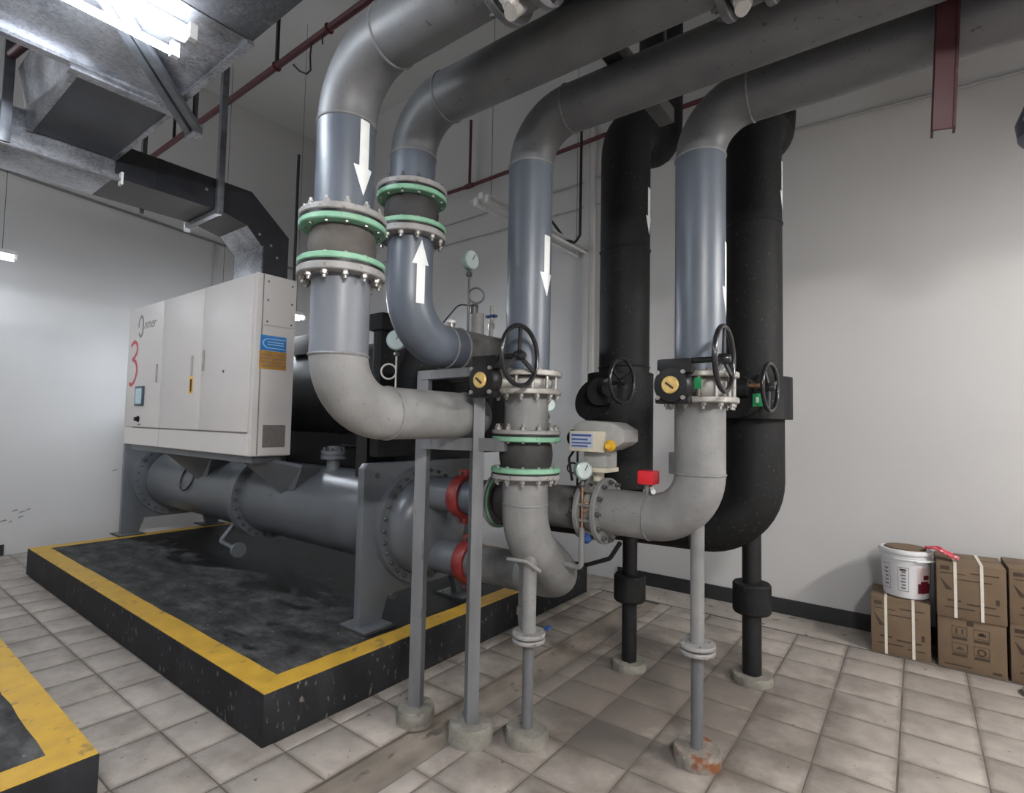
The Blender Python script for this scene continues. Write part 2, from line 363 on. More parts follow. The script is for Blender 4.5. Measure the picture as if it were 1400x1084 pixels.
GROUPS = {'water_pipe': 'grey water pipes', 'rubber_joint': 'rubber expansion joints', 'butterfly_valve': 'geared butterfly valves', 'lever_valve': 'overhead lever valves', 'handwheel_valve': 'handwheels on the insulated pipes', 'pressure_gauge': 'pressure gauges', 'insulated_pipe': 'black insulated pipes', 'pipe_support': 'pipe support posts', 'grooved_coupling': 'red pipe couplings', 'tube_lamp': 'tube lamps', 'sprinkler_pipe': 'red sprinkler pipes', 'machine_pad': 'machine pads', 'duct_hanger': 'duct hanger struts'}
def thing(name, loc, label, cat, group=None):
    o = bpy.data.objects.new(name, None); COL.objects.link(o); o.location = loc; o.empty_display_size = .1
    ORG[o] = V(loc); return tag(o, label, cat, group or GROUPS.get(name))
def part(name, mb, m, parent=None, label=None, kind=None, bevel=0, seg=2):
    org = ORG[parent] if parent else V((0, 0, 0))
    me = mesh_from(name, mb, m, org)
    if bevel: bevel_mesh(me, bevel, seg)
    o = bpy.data.objects.new(name, me); COL.objects.link(o)
    if parent: o.parent = parent
    ORG[o] = org
    if label: o['label'] = label
    if kind: o['kind'] = kind
    return o
def solo(name, mb, m, label, cat, group=None, org=None, bevel=0):
    """a thing that is one mesh"""
    if org is None:
        xs = [p.x for p in mb.v]; ys = [p.y for p in mb.v]; zs = [p.z for p in mb.v]
        org = V(((min(xs)+max(xs))/2, (min(ys)+max(ys))/2, min(zs)))
    org = V(org); me = mesh_from(name, mb, m, org)
    if bevel: bevel_mesh(me, bevel)
    o = bpy.data.objects.new(name, me); COL.objects.link(o); o.location = org; ORG[o] = org
    return tag(o, label, cat, group)
def inst(name, me, parent, loc, rot=None):
    o = bpy.data.objects.new(name, me); COL.objects.link(o); o.parent = parent
    o.location = V(loc) - ORG[parent]
    if rot is not None: o.rotation_mode = 'QUATERNION'; o.rotation_quaternion = rot
    ORG[o] = V(loc); return o
def struct(name, mb, m): return tag(part(name, mb, m), kind='structure')

def arc_path(pts, R, n=10):
    """polyline with every inner corner rounded to radius R (number or list)"""
    pts = [V(p) for p in pts]; out = [pts[0]]
    for i in range(1, len(pts)-1):
        r = R[i-1] if isinstance(R, (list, tuple)) else R
        a = (pts[i-1]-pts[i]).normalized(); b = (pts[i+1]-pts[i]).normalized()
        th = a.angle(b); t = r/math.tan(th/2)
        p0 = pts[i]+a*t; p1 = pts[i]+b*t
        c = pts[i] + (a+b).normalized()*(r/math.sin(th/2))
        v0 = p0-c; v1 = p1-c; ang = v0.angle(v1)
        for k in range(n+1):
            q = k/n; out.append(c + (v0*math.sin((1-q)*ang) + v1*math.sin(q*ang))/math.sin(ang))
    out.append(pts[-1]); return out

BOLT = {}
def bolt_mesh(kind):
    if kind in BOLT: return BOLT[kind]
    mb = MB(); ax = (0, 0, 1)
    if kind == 'head':      # hex head + washer, sits at z=0 pointing to +z
        mb.lathe((0, 0, 0), ax, [(.017, 0), (.017, .003)], 10); mb.lathe((0, 0, .003), ax, [(.0135, 0), (.0135, .012), (.011, .014)], 6); m = 'bolt'
        mb.lathe((0, 0, .015), ax, [(.0075, 0), (.0075, .014)], 8)
    elif kind == 'dark':
        mb.lathe((0, 0, 0), ax, [(.013, 0), (.013, .013), (.010, .016)], 6); m = 'boltdark'
        mb.lathe((0, 0, .014), ax, [(.007, 0), (.007, .012)], 8)
    else:                    # small
        mb.lathe((0, 0, 0), ax, [(.008, 0), (.008, .008)], 6); m = 'bolt'
    BOLT[kind] = mesh_from('bolt_'+kind, mb, m, V((0, 0, 0))); return BOLT[kind]
Z = V((0, 0, 1))
def bolt_circle(parent, c, axis, pcd, n, kind='head', a0=0.):
    d, u, w = frame_of(axis); q = Z.rotation_difference(d)
    for i in range(n):
        a = a0 + 2*PI*i/n
        inst('bolt', bolt_mesh(kind), parent, V(c) + (u*math.cos(a)+w*math.sin(a))*pcd, q)
def flange(parent, c, axis, t0, t1, R, m, r0=.09, name='flange', label=None):
    mb = MB().lathe(c, axis, [(r0, t0), (R-.004, t0), (R, t0+.004), (R, t1-.004), (R-.004, t1), (r0, t1), (r0, t0)], 48, False)
    return part(name, mb, m, parent, label)
def weld(parent, c, axis, r):
    return part('weld_seam', MB().torus(c, axis, r, .0055, 40, 8), 'weld', parent)

def text_mb(txt, size, mat_world):
    """flat lettering; mat_world maps text plane (x right, y up, z out) to the world"""
    cu = bpy.data.curves.new('txt', 'FONT'); cu.body = txt; cu.size = size; cu.align_x = 'CENTER'; cu.align_y = 'CENTER'; cu.extrude = .0008
    o = bpy.data.objects.new('txt', cu); COL.objects.link(o)
    dg = bpy.context.evaluated_depsgraph_get(); me = o.evaluated_get(dg).to_mesh()
    mb = MB(); mb.add([mat_world @ v.co for v in me.vertices], [tuple(p.vertices) for p in me.polygons])
    o.evaluated_get(dg).to_mesh_clear(); bpy.data.objects.remove(o); bpy.data.curves.remove(cu)
    return mb
def plane_mat(c, right, up):
    r = V(right).normalized(); u = V(up).normalized(); n = r.cross(u); c = V(c)
    return Matrix(((r.x, u.x, n.x, c.x), (r.y, u.y, n.y, c.y), (r.z, u.z, n.z, c.z), (0, 0, 0, 1)))
XF = lambda c: plane_mat(c, (1, 0, 0), (0, 0, 1))       # a face looking to -Y
YF = lambda c: plane_mat(c, (0, 1, 0), (0, 0, 1))       # a face looking to +X
def rect(M, x0, y0, x1, y1, t=.0015):
    mb = MB(); vs = [M @ V(p) for p in ((x0, y0, 0), (x1, y0, 0), (x1, y1, 0), (x0, y1, 0))]
    nrm = (M @ V((0, 0, 1))) - (M @ V((0, 0, 0)))
    return mb.prism(vs, nrm*t)

# ------------------------------------------------------------------ setting
XW, YW, ZC = -7.75, 4.88, 6.03
XR, YF0 = 4.2, -3.2
struct('wall_left', MB().box((XW-.2, YF0, -.1), (XW, YW+.2, ZC)), 'wall')
struct('wall_back', MB().box((XW, YW, -.1), (XR, YW+.2, ZC)), 'wall')
struct('wall_right', MB().box((XR, YF0, -.1), (XR+.2, YW+.2, ZC)), 'wall')
struct('ceiling', MB().box((XW-.2, YF0, ZC), (XR+.2, YW+.2, ZC+.2)), 'ceiling')
struct('ceiling_beam', MB().box((-2.17, -1.6, 3.06), (.9, 1.04, ZC)), 'beamcon')
struct('baseboard_back', MB().box((-2.35, YW-.014, 0), (XR, YW, .125)), 'skirt')
struct('baseboard_left', MB().box((XW, YF0, 0), (XW+.014, 1.35, .115)), 'skirt')

# floor: grout bed, drain gutter, border screed and every tile in view
GX0, GX1 = -1.99, -1.765
fl = struct('floor', MB().box((XW-.2, YF0, -.1), (XR+.2, YW+.2, -.02)).box((XW-.2, YF0, -.02), (GX0, YW+.2, -.0014)).box((GX1, YF0, -.02), (XR+.2, YW+.2, -.0014)), 'slab')
ORG[fl] = V((0, 0, 0))
g = MB()
g.box((GX0+.0005, YF0, -.020), (GX1-.0005, YW, -.013))
part('drain_gutter', g, 'gutter', fl)
part('border_strip', MB().box((-2.35, 4.475, -.012), (XR, YW, .004)), 'strip', fl)
TB = tile_mat('floor_tile_beige', (.365, .325, .290))
TD = tile_mat('floor_tile_grey', (.20, .188, .174))
TILE = {}
def tile(x0, x1, y0, y1, m=TB, k=[0]):
    w, d = round(x1-x0-.0055, 4), round(y1-y0-.0055, 4)
    if w < .03 or d < .03: return
    key = (w, d, m.name)
    if key not in TILE:
        mb = MB(); e = .0025; h = .012
        lo = [(-w/2, -d/2), (w/2, -d/2), (w/2, d/2), (-w/2, d/2)]; hi = [(x*(1-2*e/w), y*(1-2*e/d)) for x, y in lo]
        mb.add([(x, y, 0) for x, y in lo] + [(x, y, h-e*.6) for x, y in lo] + [(x, y, h) for x, y in hi],
               [(0, 1, 5, 4), (1, 2, 6, 5), (2, 3, 7, 6), (3, 0, 4, 7), (4, 5, 9, 8), (5, 6, 10, 9), (6, 7, 11, 10), (7, 4, 8, 11), (8, 9, 10, 11)])
        TILE[key] = mesh_from('tile', mb, m, V((0, 0, 0)))
    o = bpy.data.objects.new('tile', TILE[key]); COL.objects.link(o); o.parent = fl
    o.location = ((x0+x1)/2 + random.uniform(-.0012, .0012), (y0+y1)/2 + random.uniform(-.0012, .0012), -.012 + random.uniform(-.0005, .0005))
    o.rotation_euler = (random.uniform(-.0012, .0012), random.uniform(-.0012, .0012), 0)
PX, PY, Y00 = .3135, .2855, 1.104
# right of the gutter
xs = [GX1] + [-1.656 + PX*i for i in range(0, 12)]
ys = [Y00 + PY*j for j in range(0, 12)] + [4.47]
ys = [y for y in ys if y < 4.40] + [4.47]
for i in range(len(xs)-1):
    for j in range(len(ys)-1):
        m = TD if (i == 2 and j == 4) else TB
        tile(xs[i], xs[i+1], ys[j], ys[j+1], m)
# left of the gutter, beside the pad and between the two pads
xs = [GX0 - .306*i for i in range(0, 20)][::-1]; xs[0] = XW+.014
PADX0, PADX1, PADY0, PADY1 = -6.70, -2.40, 1.335, 4.35
P2X, P2Y, P2X0 = -2.46, .735, -6.70
for i in range(len(xs)-1):
    x0, x1 = xs[i], xs[i+1]
    for j in range(-2, 13):
        y0, y1 = Y00+PY*j, Y00+PY*(j+1)
        if y1 > 4.47: y1 = 4.47
        if y1-y0 < .03 or y0 > 4.4: continue
        ax0, ay0, ax1, ay1 = x0, y0, x1, y1
        if ax1 > PADX0 and ax0 < PADX1:           # clip against the main pad
            if ay0 >= PADY0 and ay0 < PADY1:
                if ax1 > PADX1+.03: ax0 = PADX1
                elif ax0 < PADX0-.03: ax1 = PADX0
                else: continue
            elif ay1 > PADY0 and ay0 < PADY0: 
                if ax1 > PADX1+.03 or ax0 < PADX0-.03: pass
                else: ay1 = PADY0
        if ax1 < P2X+.03 and ax1 > P2X0:                    # clip against the second pad
            if ay1 <= P2Y+.02: continue
            if ay0 < P2Y: ay0 = P2Y
        elif ax0 < P2X < ax1 and ay0 < P2Y:
            if ay1 <= P2Y: ax0 = P2X
        tile(ax0, ax1, ay0, ay1)
# floor beyond the tiles in view
sf = MB()
sf.box((XW+.014, 1.35, -.012), (PADX0-.0, YW, -.001)); sf.box((GX1, YF0, -.012), (XR, Y00-.004, -.0005)); sf.box((xs[-1]+.4, YF0, -.012), (GX0, .52, -.0005)) if False else None
sf.box((1.80, Y00, -.012), (XR, 4.47, -.0005)); sf.box((P2X+.01, YF0, -.012), (GX0, .53, -.0005)); sf.box((PADX0, PADY1, -.012), (-2.36, YW, -.001))
part('plain_paving', sf, TB, fl, kind='stuff')
struct('trim_1', MB().box((-2.35, 4.468, -.012), (XR, 4.478, .0015)), 'boltdark')
# end wall stub behind the pad and the raised kerb under the back wall on the left
WL = bpy.data.objects['wall_left']; ORG[WL] = V((0, 0, 0))
rs = random.Random(5)
for y, z, w in ((1.27, .33, .05), (1.33, .35, .07), (1.39, .335, .03), (1.42, .45, .05), (1.48, .43, .06), (1.53, .45, .04), (1.47, .375, .05), (2.30, .83, .06)):
    part('scuff_mark', MB().prism([(XW, y-w/2, z), (XW, y+w/2, z+.012), (XW, y+w/3, z+.028), (XW, y-w/3, z+.016)], (.0012, 0, 0)), 'fgrey', WL)
# conduits on the walls
tag(part('trim_2', MB().tube([(-3.9, YW-.02, 4.05), (-2.5, YW-.02, 4.08), (-1.0, YW-.02, 4.0), (3.9, YW-.02, 3.86)], .012, 8), 'conduit'), kind='structure')
tag(part('trim_3', MB().tube([(XW+.1, YW-.02, 3.74), (-2.72, YW-.02, 3.80), (-2.5, YW-.02, 3.80)], .009, 8), 'conduit'), kind='structure')
tag(part('trim_4', MB().tube([(XW+.02, -2.5, 4.30), (XW+.02, 1.12, 4.10), (XW+.02, 3.36, 3.93), (XW+.02, 4.8, 3.82)], .016, 8), 'weld'), kind='structure')
tag(part('trim_5', MB().tube([(XW+.1, YW-.02, 4.08), (-5.4, YW-.02, 4.02), (-3.9, YW-.02, 4.05)], .011, 8), 'conduit'), kind='structure')

# ------------------------------------------------------------------ machine pads
def pad(name, x0, x1, y0, y1, z, label, bw=.135, sides='xy'):
    t = thing(name, ((x0+x1)/2, (y0+y1)/2, 0), label, 'machine pad')
    part('curb', MB().box((x0, y0, -.012), (x1, y1, z-.004)), 'padblack', t, bevel=.006)
    return t
PZ = .24
pd = pad('machine_pad', PADX0, PADX1, PADY0, PADY1, PZ, 'low black concrete machine pad with yellow painted rim under the grey chiller')
b = .14
# painted rim follows the edge, wavy inner border
def wavy(p0, p1, n, amp):
    p0, p1 = V(p0), V(p1); d = (p1-p0); nn = V((-d.y, d.x, 0)).normalized()
    return [p0 + d*(i/n) + nn*random.uniform(-amp, amp) for i in range(n+1)]
def rim(t, x0, x1, y0, y1, b, z):
    e = .004
    out = [V((x0+e, y0+e, z-.004)), V((x1-e, y0+e, z-.004)), V((x1-e, y1-e, z-.004)), V((x0+e, y1-e, z-.004))]
    inn = [V((x0+b, y0+b, z-.004)), V((x1-b, y0+b, z-.004)), V((x1-b, y1-b, z-.004)), V((x0+b, y1-b, z-.004))]
    mb = MB()
    for i in range(4):
        j = (i+1) % 4; n = 28
        a = [out[i].lerp(out[j], k/n) for k in range(n+1)]; c = [inn[i].lerp(inn[j], k/n) for k in range(n+1)]
        for k in range(1, n):
            jig = random.uniform(-.004, .004)
            c[k] = c[k] + (V((0, jig, 0)) if i % 2 == 0 else V((jig, 0, 0)))
        up = V((0, 0, .004)); vs = a + c + [p+up for p in a] + [p+up for p in c]; N = n+1; fs = []
        for k in range(n):
            fs += [(2*N+k, 2*N+k+1, 3*N+k+1, 3*N+k), (k+1, k, 2*N+k, 2*N+k+1) if False else (k, k+1, 2*N+k+1, 2*N+k), (N+k+1, N+k, 3*N+k, 3*N+k+1)]
        mb.add(vs, fs)
    return part('yellow_rim', mb, 'yellow', t, label='worn yellow paint band')
rim(pd, PADX0, PADX1, PADY0, PADY1, .14, PZ)
part('pad_surface', MB().box((PADX0+.135, PADY0+.135, PZ-.004), (PADX1-.135, PADY1-.135, PZ-.0015)), 'padtop', pd, label='dark worn concrete with black wet patches')
p2 = pad('machine_pad', P2X0, P2X, -2.6, P2Y, PZ, 'second black pad with yellow rim, only its front corner in the bottom left corner')
rim(p2, P2X0, P2X, -2.6, P2Y, .13, PZ)
part('pad_surface', MB().box((P2X0+.125, -2.475, PZ-.004), (P2X-.125, P2Y-.125, PZ-.0015)), 'padtop', p2)

# ------------------------------------------------------------------ chiller
CY, CZ = 2.56, .82            # condenser axis
ch = thing('chiller', (-4.7, CY, PZ), 'large grey water-cooled chiller with cream control cabinet standing on the black and yellow pad', 'chiller')
sh = part('condenser_shell', MB().lathe((-6.6, CY, CZ), (1, 0, 0), [(.31, 0), (.31, 3.82)], 64), 'chiller', ch)
# mid flange of the shell with studs
mf = part('shell_flange', MB().ring((-4.62, CY, CZ), (1, 0, 0), .30, .375, -.045, .045, 64), 'chiller', ch)
bolt_circle(mf, (-4.575, CY, CZ), (1, 0, 0), .345, 28, 'dark'); bolt_circle(mf, (-4.665, CY, CZ), (-1, 0, 0), .345, 28, 'dark')
# tube sheets (end plates with feet)
def end_plate(x0, x1, name):
    pts = [(2.085, PZ+.012), (2.25, PZ+.012), (2.30, .40), (2.90, .40), (2.95, PZ+.012), (3.08, PZ+.012), (3.08, 1.235), (2.115, 1.235), (2.085, 1.205)]
    return part(name, MB().prism([(x0, y, z) for y, z in pts], (x1-x0, 0, 0)), 'chiller', ch, bevel=.004)
ep = end_plate(-2.76, -2.70, 'end_plate'); el = end_plate(-6.80, -6.74, 'end_plate')
part('lifting_hole', MB().cyl((-2.705, 2.185, 1.16), (-2.695, 2.185, 1.16), .016, 20), 'boltdark', ep)
for x in (-2.73, -6.77):
    for y in (2.165, 3.0):
        part('foot_plate', MB().box((x-.12, y-.11, PZ), (x+.12, y+.10, PZ+.014)), 'chiller', ch, bevel=.003)
        part('rubber_pad', MB().box((x-.14, y-.13, PZ-.001), (x+.14, y+.12, PZ+.004)), 'rubber', ch)
# front water box with dished head
wf = part('water_box_flange', MB().ring((-2.70, CY, CZ), (1, 0, 0), .20, .385, 0, .05, 64), 'chiller', ch)
bolt_circle(wf, (-2.65, CY, CZ), (1, 0, 0), .355, 30, 'dark')
part('water_box', MB().lathe((-2.65, CY, CZ), (1, 0, 0), [(.325, 0), (.325, .03), (.31, .07), (.27, .115), (.2, .15), (.1, .17), (.001, .175)], 56), 'chiller', ch)
NU, NL = (CY-.06, 1.045), (CY+.0, .635)
for nm, (y, z) in (('upper', NU), ('lower', NL)):
    part('nozzle', MB().cyl((-2.60, y, z), (-2.25, y, z), .108, 40), 'chiller', ch)
    part('weld_seam', MB().torus((-2.545, y, z), (1, 0, 0), .109, .006, 40, 8), 'chiller', ch)
# rear water box studs
rf = part('water_box_flange', MB().ring((-6.74, CY, CZ), (1, 0, 0), .28, .40, 0, .05, 64), 'chiller', ch)
bolt_circle(rf, (-6.69, CY, CZ), (1, 0, 0), .365, 30, 'dark')
# refrigerant stub on the shell, drain lines below it
st = part('shell_nozzle', MB().lathe((-3.62, 2.50, 1.10), Z, [(.055, 0), (.05, .06), (.05, .10), (.095, .10), (.095, .125), (.088, .128), (.088, .134), (.095, .137), (.095, .165), (.05, .165), (.05, .2)], 32), 'chiller', ch)
bolt_circle(st, (-3.62, 2.50, 1.265), Z, .075, 8, 'dark')
part('drain_pipe', MB().tube(arc_path([(-3.05, 2.45, .52), (-3.05, 2.42, .36), (-2.78, 2.42, .345)], .05), .024, 12), 'chiller', ch)
part('drain_pipe', MB().tube(arc_path([(-4.98, 2.42, .54), (-4.98, 2.30, .40), (-4.64, 2.28, .385)], .05), .02, 12), 'chiller', ch)
part('drain_flange', MB().cyl((-4.62, 2.28, .385), (-4.59, 2.28, .385), .062, 24), 'chiller', ch)
# sight glass on the shell, with a dark ring
part('sight_ring', MB().torus((-5.62, 2.262, .92), (0, -1, .32), .125, .008, 32, 8), 'black', ch)
# evaporator: black insulated shell behind the condenser
EY, EZ = 2.86, 1.74
part('evaporator', MB().lathe((-6.5, EY, EZ), (1, 0, 0), [(.37, 0), (.40, .03), (.40, 3.62), (.37, 3.65)], 56), 'insul', ch, label='black insulated evaporator shell')
for x in (-3.70, -3.76): part('insulation_band', MB().torus((x, EY, EZ), (1, 0, 0), .402, .006, 56, 6), 'black', ch)
part('evaporator_plate', MB().prism([(-2.90, 2.27, 1.26), (-2.90, 3.62, 1.26), (-2.90, 3.62, 2.17), (-2.90, 2.27, 2.17)], (.09, 0, 0)), 'insul', ch, bevel=.02)
part('plate_cover', MB().box((-2.93, 2.25, 2.10), (-2.78, 2.46, 2.22)), 'insul', ch, bevel=.02)
part('evaporator_head', MB().lathe((-2.81, EY, EZ), (1, 0, 0), [(.44, 0), (.44, .10), (.40, .16), (.28, .2), (.001, .21)], 48), 'insul', ch)
part('evaporator_base', MB().box((-4.9, 2.66, 1.06), (-2.78, 3.25, 1.40)), 'black', ch)
for x in (-3.15, -5.9): part('saddle', MB().box((x-.06, 2.4, 1.1), (x+.06, 3.0, 1.5)), 'black', ch)
part('motor_box', MB().box((-4.42, 2.56, 2.06), (-3.98, 2.74, 2.225)), 'black', ch, bevel=.008)
part('oil_pipe', MB().tube(arc_path([(-3.75, 2.66, 1.29), (-3.2, 2.62, 1.32), (-2.98, 2.6, 1.36)], .1), .014, 10), 'black', ch)
# cabinet brackets (folded plates)
for x0 in (-4.16, -5.62):
    part('cabinet_bracket', MB().prism([(x0, 1.99, 1.225), (x0+.50, 2.25, 1.14), (x0+.31, 2.29, .90), (x0+.22, 2.285, .90)], (-.012, .02, .02)), 'chiller', ch)
    part('bracket_rib', MB().prism([(x0+.50, 2.25, 1.14), (x0+.31, 2.29, .90), (x0+.33, 2.42, .95), (x0+.50, 2.42, 1.14)], (.012, 0, 0)), 'chiller', ch)
part('cabinet_frame', MB().box((-6.30, 2.00, 1.17), (-3.9, 2.22, 1.225)), 'chiller', ch)
# control cabinet
CX0, CX1, CF, CB, CB0, CT = -6.34, -3.83, 1.95, 2.26, 1.225, 2.575
cab = part('control_cabinet', MB().box((CX0, CF, CB0), (CX1, CB, CT)), 'cabinet', ch, bevel=.008, label='cream sheet-metal control cabinet')
dz0, dz1 = 1.40, CT-.008
def cp(name, mb, m, **k): return part(name, mb, m, cab, **k)
for xa, xb in ((CX0+.006, -5.475), (-5.467, -4.664), (-4.656, CX1-.035)):
    cp('door', MB().box((xa, CF-.012, dz0), (xb, CF-.0005, dz1)), 'cabinet', bevel=.003)
cp('kick_panel', MB().box((CX0+.006, CF-.010, CB0+.006), (-5.475, CF-.0005, dz0-.014)), 'cabinet')
cp('kick_panel', MB().box((-5.467, CF-.010, CB0+.006), (CX1-.035, CF-.0005, dz0-.014)), 'cabinet')
cp('seam_gap', MB().box((CX0+.2, CF-.003, dz0-.013), (CX1-.06, CF-.0008, dz0-.001)), 'seam')
for x in (-5.471, -4.660): cp('seam_gap', MB().box((x-.004, CF-.003, CB0+.01), (x+.004, CF-.0008, dz1)), 'seam')
cp('side_panel', MB().box((CX1+.0005, CF+.05, CB0+.01), (CX1+.008, CB-.008, 2.19)), 'cabinet')
cp('side_panel', MB().box((CX1+.0005, CF+.05, 2.196), (CX1+.008, CB-.008, CT-.01)), 'cabinet')
cp('seam_gap', MB().box((CX1+.0003, CF+.042, CB0+.008), (CX1+.003, CF+.05, CT-.008)), 'seam')
for y, z in ((2.03, 2.52), (2.22, 2.52), (2.03, 2.38), (2.22, 2.38), (2.03, 2.22), (2.22, 2.22)):
    cp('screw', MB().cyl((CX1+.008, y, z), (CX1+.012, y, z), .007, 10), 'boltdark')
# side stickers and vent
M = YF((CX1+.009, 0, 0))
cp('blue_sticker', rect(M, 1.985, 2.005, 2.185, 2.118), 'stickblue', label='blue notice sticker')
M2 = YF((CX1+.0108, 0, 0))
cp('sticker_outline', MB().tube([(CX1+.011, 2.175, 2.025), (CX1+.011, 2.035, 2.025), (CX1+.011, 2.012, 2.04), (CX1+.011, 2.003, 2.06), (CX1+.011, 2.012, 2.08), (CX1+.011, 2.035, 2.092), (CX1+.011, 2.175, 2.092)], .004, 6), 'lightblue')
for z in (2.048, 2.066): cp('sticker_text', rect(M2, 2.04, z, 2.165, z+.007), 'lightblue')
cp('tan_sticker', rect(M, 1.982, 1.868, 2.19, 2.002), 'sticktan', label='tan warning sticker with small print')
for i in range(4): 
    for q in (0, 1): cp('sticker_text', rect(M2, 1.998+.098*q, 1.888+.027*i, 2.082+.094*q, 1.896+.027*i), 'seam')
cp('vent_grille', rect(M, 2.03, 1.29, 2.205, 1.455, .003), 'vent', label='grey louvred vent')
for i in range(8): cp('louvre', MB().box((CX1+.011, 2.036, 1.302+.019*i), (CX1+.016, 2.199, 1.308+.019*i)), 'vent')
# front fittings
def handle(x, z):
    h = cp('handle', MB().box((x-.014, CF-.020, z-.085), (x+.014, CF-.012, z+.085)), 'silver', bevel=.003)
for x, z in ((-5.57, 1.90), (-4.83, 1.93), (-4.62, 1.965)): handle(x, z)
cp('yellow_tag', rect(XF((0, CF-.0125, 0)), -4.87, 1.70, -4.80, 1.84), 'yellowplastic', label='yellow warning tag')
cp('tag_print', rect(XF((0, CF-.0145, 0)), -4.85, 1.715, -4.82, 1.82), 'ink')
cp('key_hole', MB().cyl((-4.27, CF-.012, 1.86), (-4.27, CF-.017, 1.86), .011, 12), 'boltdark')
cp('screen_frame', MB().box((-6.055, CF-.026, 1.60), (-5.845, CF-.012, 1.79)), 'screenframe', bevel=.006)
cp('touch_screen', rect(XF((0, CF-.0265, 0)), -6.025, 1.622, -5.875, 1.768), 'screen')
cp('knob', MB().lathe((-5.965, CF-.012, 1.475), (0, -1, 0), [(.03, 0), (.03, .01), (.021, .012), (.018, .035)], 24), 'black', label='black isolator knob')
cp('name_plate', rect(XF((0, CF-.0125, 0)), -5.975, 1.415, -5.90, 1.43), 'seam')
# painted number and maker's script on the left door
def stroke(pts, r, m, name):
    # smooth a hand stroke
    P = [V(p) for p in pts]; out = []
    for i in range(len(P)-1):
        p0, p1, p2_, p3 = P[max(i-1, 0)], P[i], P[i+1], P[min(i+2, len(P)-1)]
        for k in range(5):
            t = k/5; out.append(.5*((2*p1) + (p2_-p0)*t + (2*p0-5*p1+4*p2_-p3)*t*t + (3*p1-p0-3*p2_+p3)*t**3))
    out.append(P[-1])
    mb = MB(); y = CF-.0122
    for i in range(len(out)-1):
        a, b_ = out[i], out[i+1]; d = (b_-a); nn = V((-d.y, d.x)).normalized() * r; e = d.normalized()*r*.5
        q = [a-e-nn, b_+e-nn, b_+e+nn, a-e+nn]
        mb.prism([(p.x, y, p.y) for p in q], (0, -.0012 - .00002*i, 0))
    return cp(name, mb, m)
V2 = lambda x, z: Vector((x, z))
stroke([V2(-6.24, 2.20), V2(-6.17, 2.235), V2(-6.09, 2.20), V2(-6.09, 2.13), V2(-6.15, 2.08), V2(-6.19, 2.06), V2(-6.11, 2.03), V2(-6.07, 1.95), V2(-6.11, 1.86), V2(-6.19, 1.81), V2(-6.245, 1.825)], .017, 'redmark', 'number_mark')
stroke([V2(-6.075, 2.375), V2(-6.07, 2.43), V2(-6.02, 2.475), V2(-5.975, 2.44), V2(-5.965, 2.37), V2(-5.975, 2.31), V2(-6.02, 2.275), V2(-6.06, 2.31)], .011, 'seam', 'logo_mark')
mt = XF((-5.79, CF-.0125, 2.385)) @ Matrix(((1, .28, 0, 0), (0, 1, 0, 0), (0, 0, 1, 0), (0, 0, 0, 1)))
cp('logo_lettering', text_mb('nmer', .135, mt), 'seam')

# ------------------------------------------------------------------ grey water pipes
ZO = 3.02; XE = 3.3; R0 = .11
def arrow(parent, cx, cy, r, ang, zc, L, up, w=.022, hw=.045):
    """painted arrow wrapped on a vertical pipe; ang = direction of its outward normal"""
    s = 1 if up else -1; mb = MB()
    def ring(ws, z):
        k = 6; return [V((cx + (r+.0012)*math.cos(ang + x/r), cy + (r+.0012)*math.sin(ang + x/r), z)) for x in [ws*(-1 + 2*i/k) for i in range(k+1)]]
    def strip(rows):
        k = len(rows[0]); vs = [p for row in rows for p in row]; vs2 = [p + V((math.cos(ang), math.sin(ang), 0))*.0012 for p in vs]; fs = []; N = len(vs)
        for j in range(len(rows)-1):
            for i in range(k-1):
                a = (j*k+i, j*k+i+1, (j+1)*k+i+1, (j+1)*k+i); fs.append(tuple(x+N for x in a)); 
        mb.add(vs+vs2, fs)
    tail = zc - s*L/2; neck = zc + s*L*.12; tip = zc + s*L/2
    strip([ring(w, tail), ring(w, neck)]); strip([ring(hw, neck), ring(.001, tip)])
    return part('flow_arrow', mb, 'white', parent, label='white painted flow arrow')

def overhead_pipe(name, x, y, zb, label, Rt=.23, m='pipe', r=R0, zo=ZO):
    t = thing(name, (x, y, zb), label, 'pipe')
    part('pipe', MB().cyl((x, y, zb), (x, y, zo-Rt), r, 48), m, t)
    part('elbow', MB().tube(arc_path([(x, y, zo-Rt), (x, y, zo), (x+Rt+.0005, y, zo)], Rt-.0005, 14), r, 48), 'over', t, label='neutral grey welded elbow')
    part('overhead_run', MB().cyl((x+Rt, y, zo), (XE, y, zo), r, 48), 'over', t)
    weld(t, (x, y, zo-Rt), Z, r); weld(t, (x+Rt, y, zo), (1, 0, 0), r)
    return t
GF = .170
# pipe one (nearest, leftmost)
A = (-1.83, 1.27)
p1 = overhead_pipe('water_pipe', A[0], A[1], 2.29, 'grey riser nearest the control cabinet, white down arrow above its rubber joint', .27, r=.114, zo=2.96)
f1 = flange(p1, (A[0], A[1], 2.29), Z, 0, .026, GF, 'fgrey')
bolt_circle(f1, (A[0], A[1], 2.316), Z, .146, 12, 'head')
arrow(p1, A[0], A[1], .114, math.radians(2), 2.53, .30, False)
q1 = thing('water_pipe', (A[0], A[1], 1.40), 'grey elbow below the leftmost rubber joint, turning onto the lower bar of the steel rack', 'pipe')
part('pipe', MB().cyl((A[0], A[1], 1.755), (A[0], A[1], 2.07), .114, 48), 'pale', q1, label='pale blue-grey straight length')
part('pipe', MB().tube(arc_path([(A[0], A[1], 1.766), (A[0], A[1], 1.535), (A[0], 2.14, 1.535), (-2.60, 2.14, 1.535)], [.23, .12], 14), .114, 48), 'primer', q1)
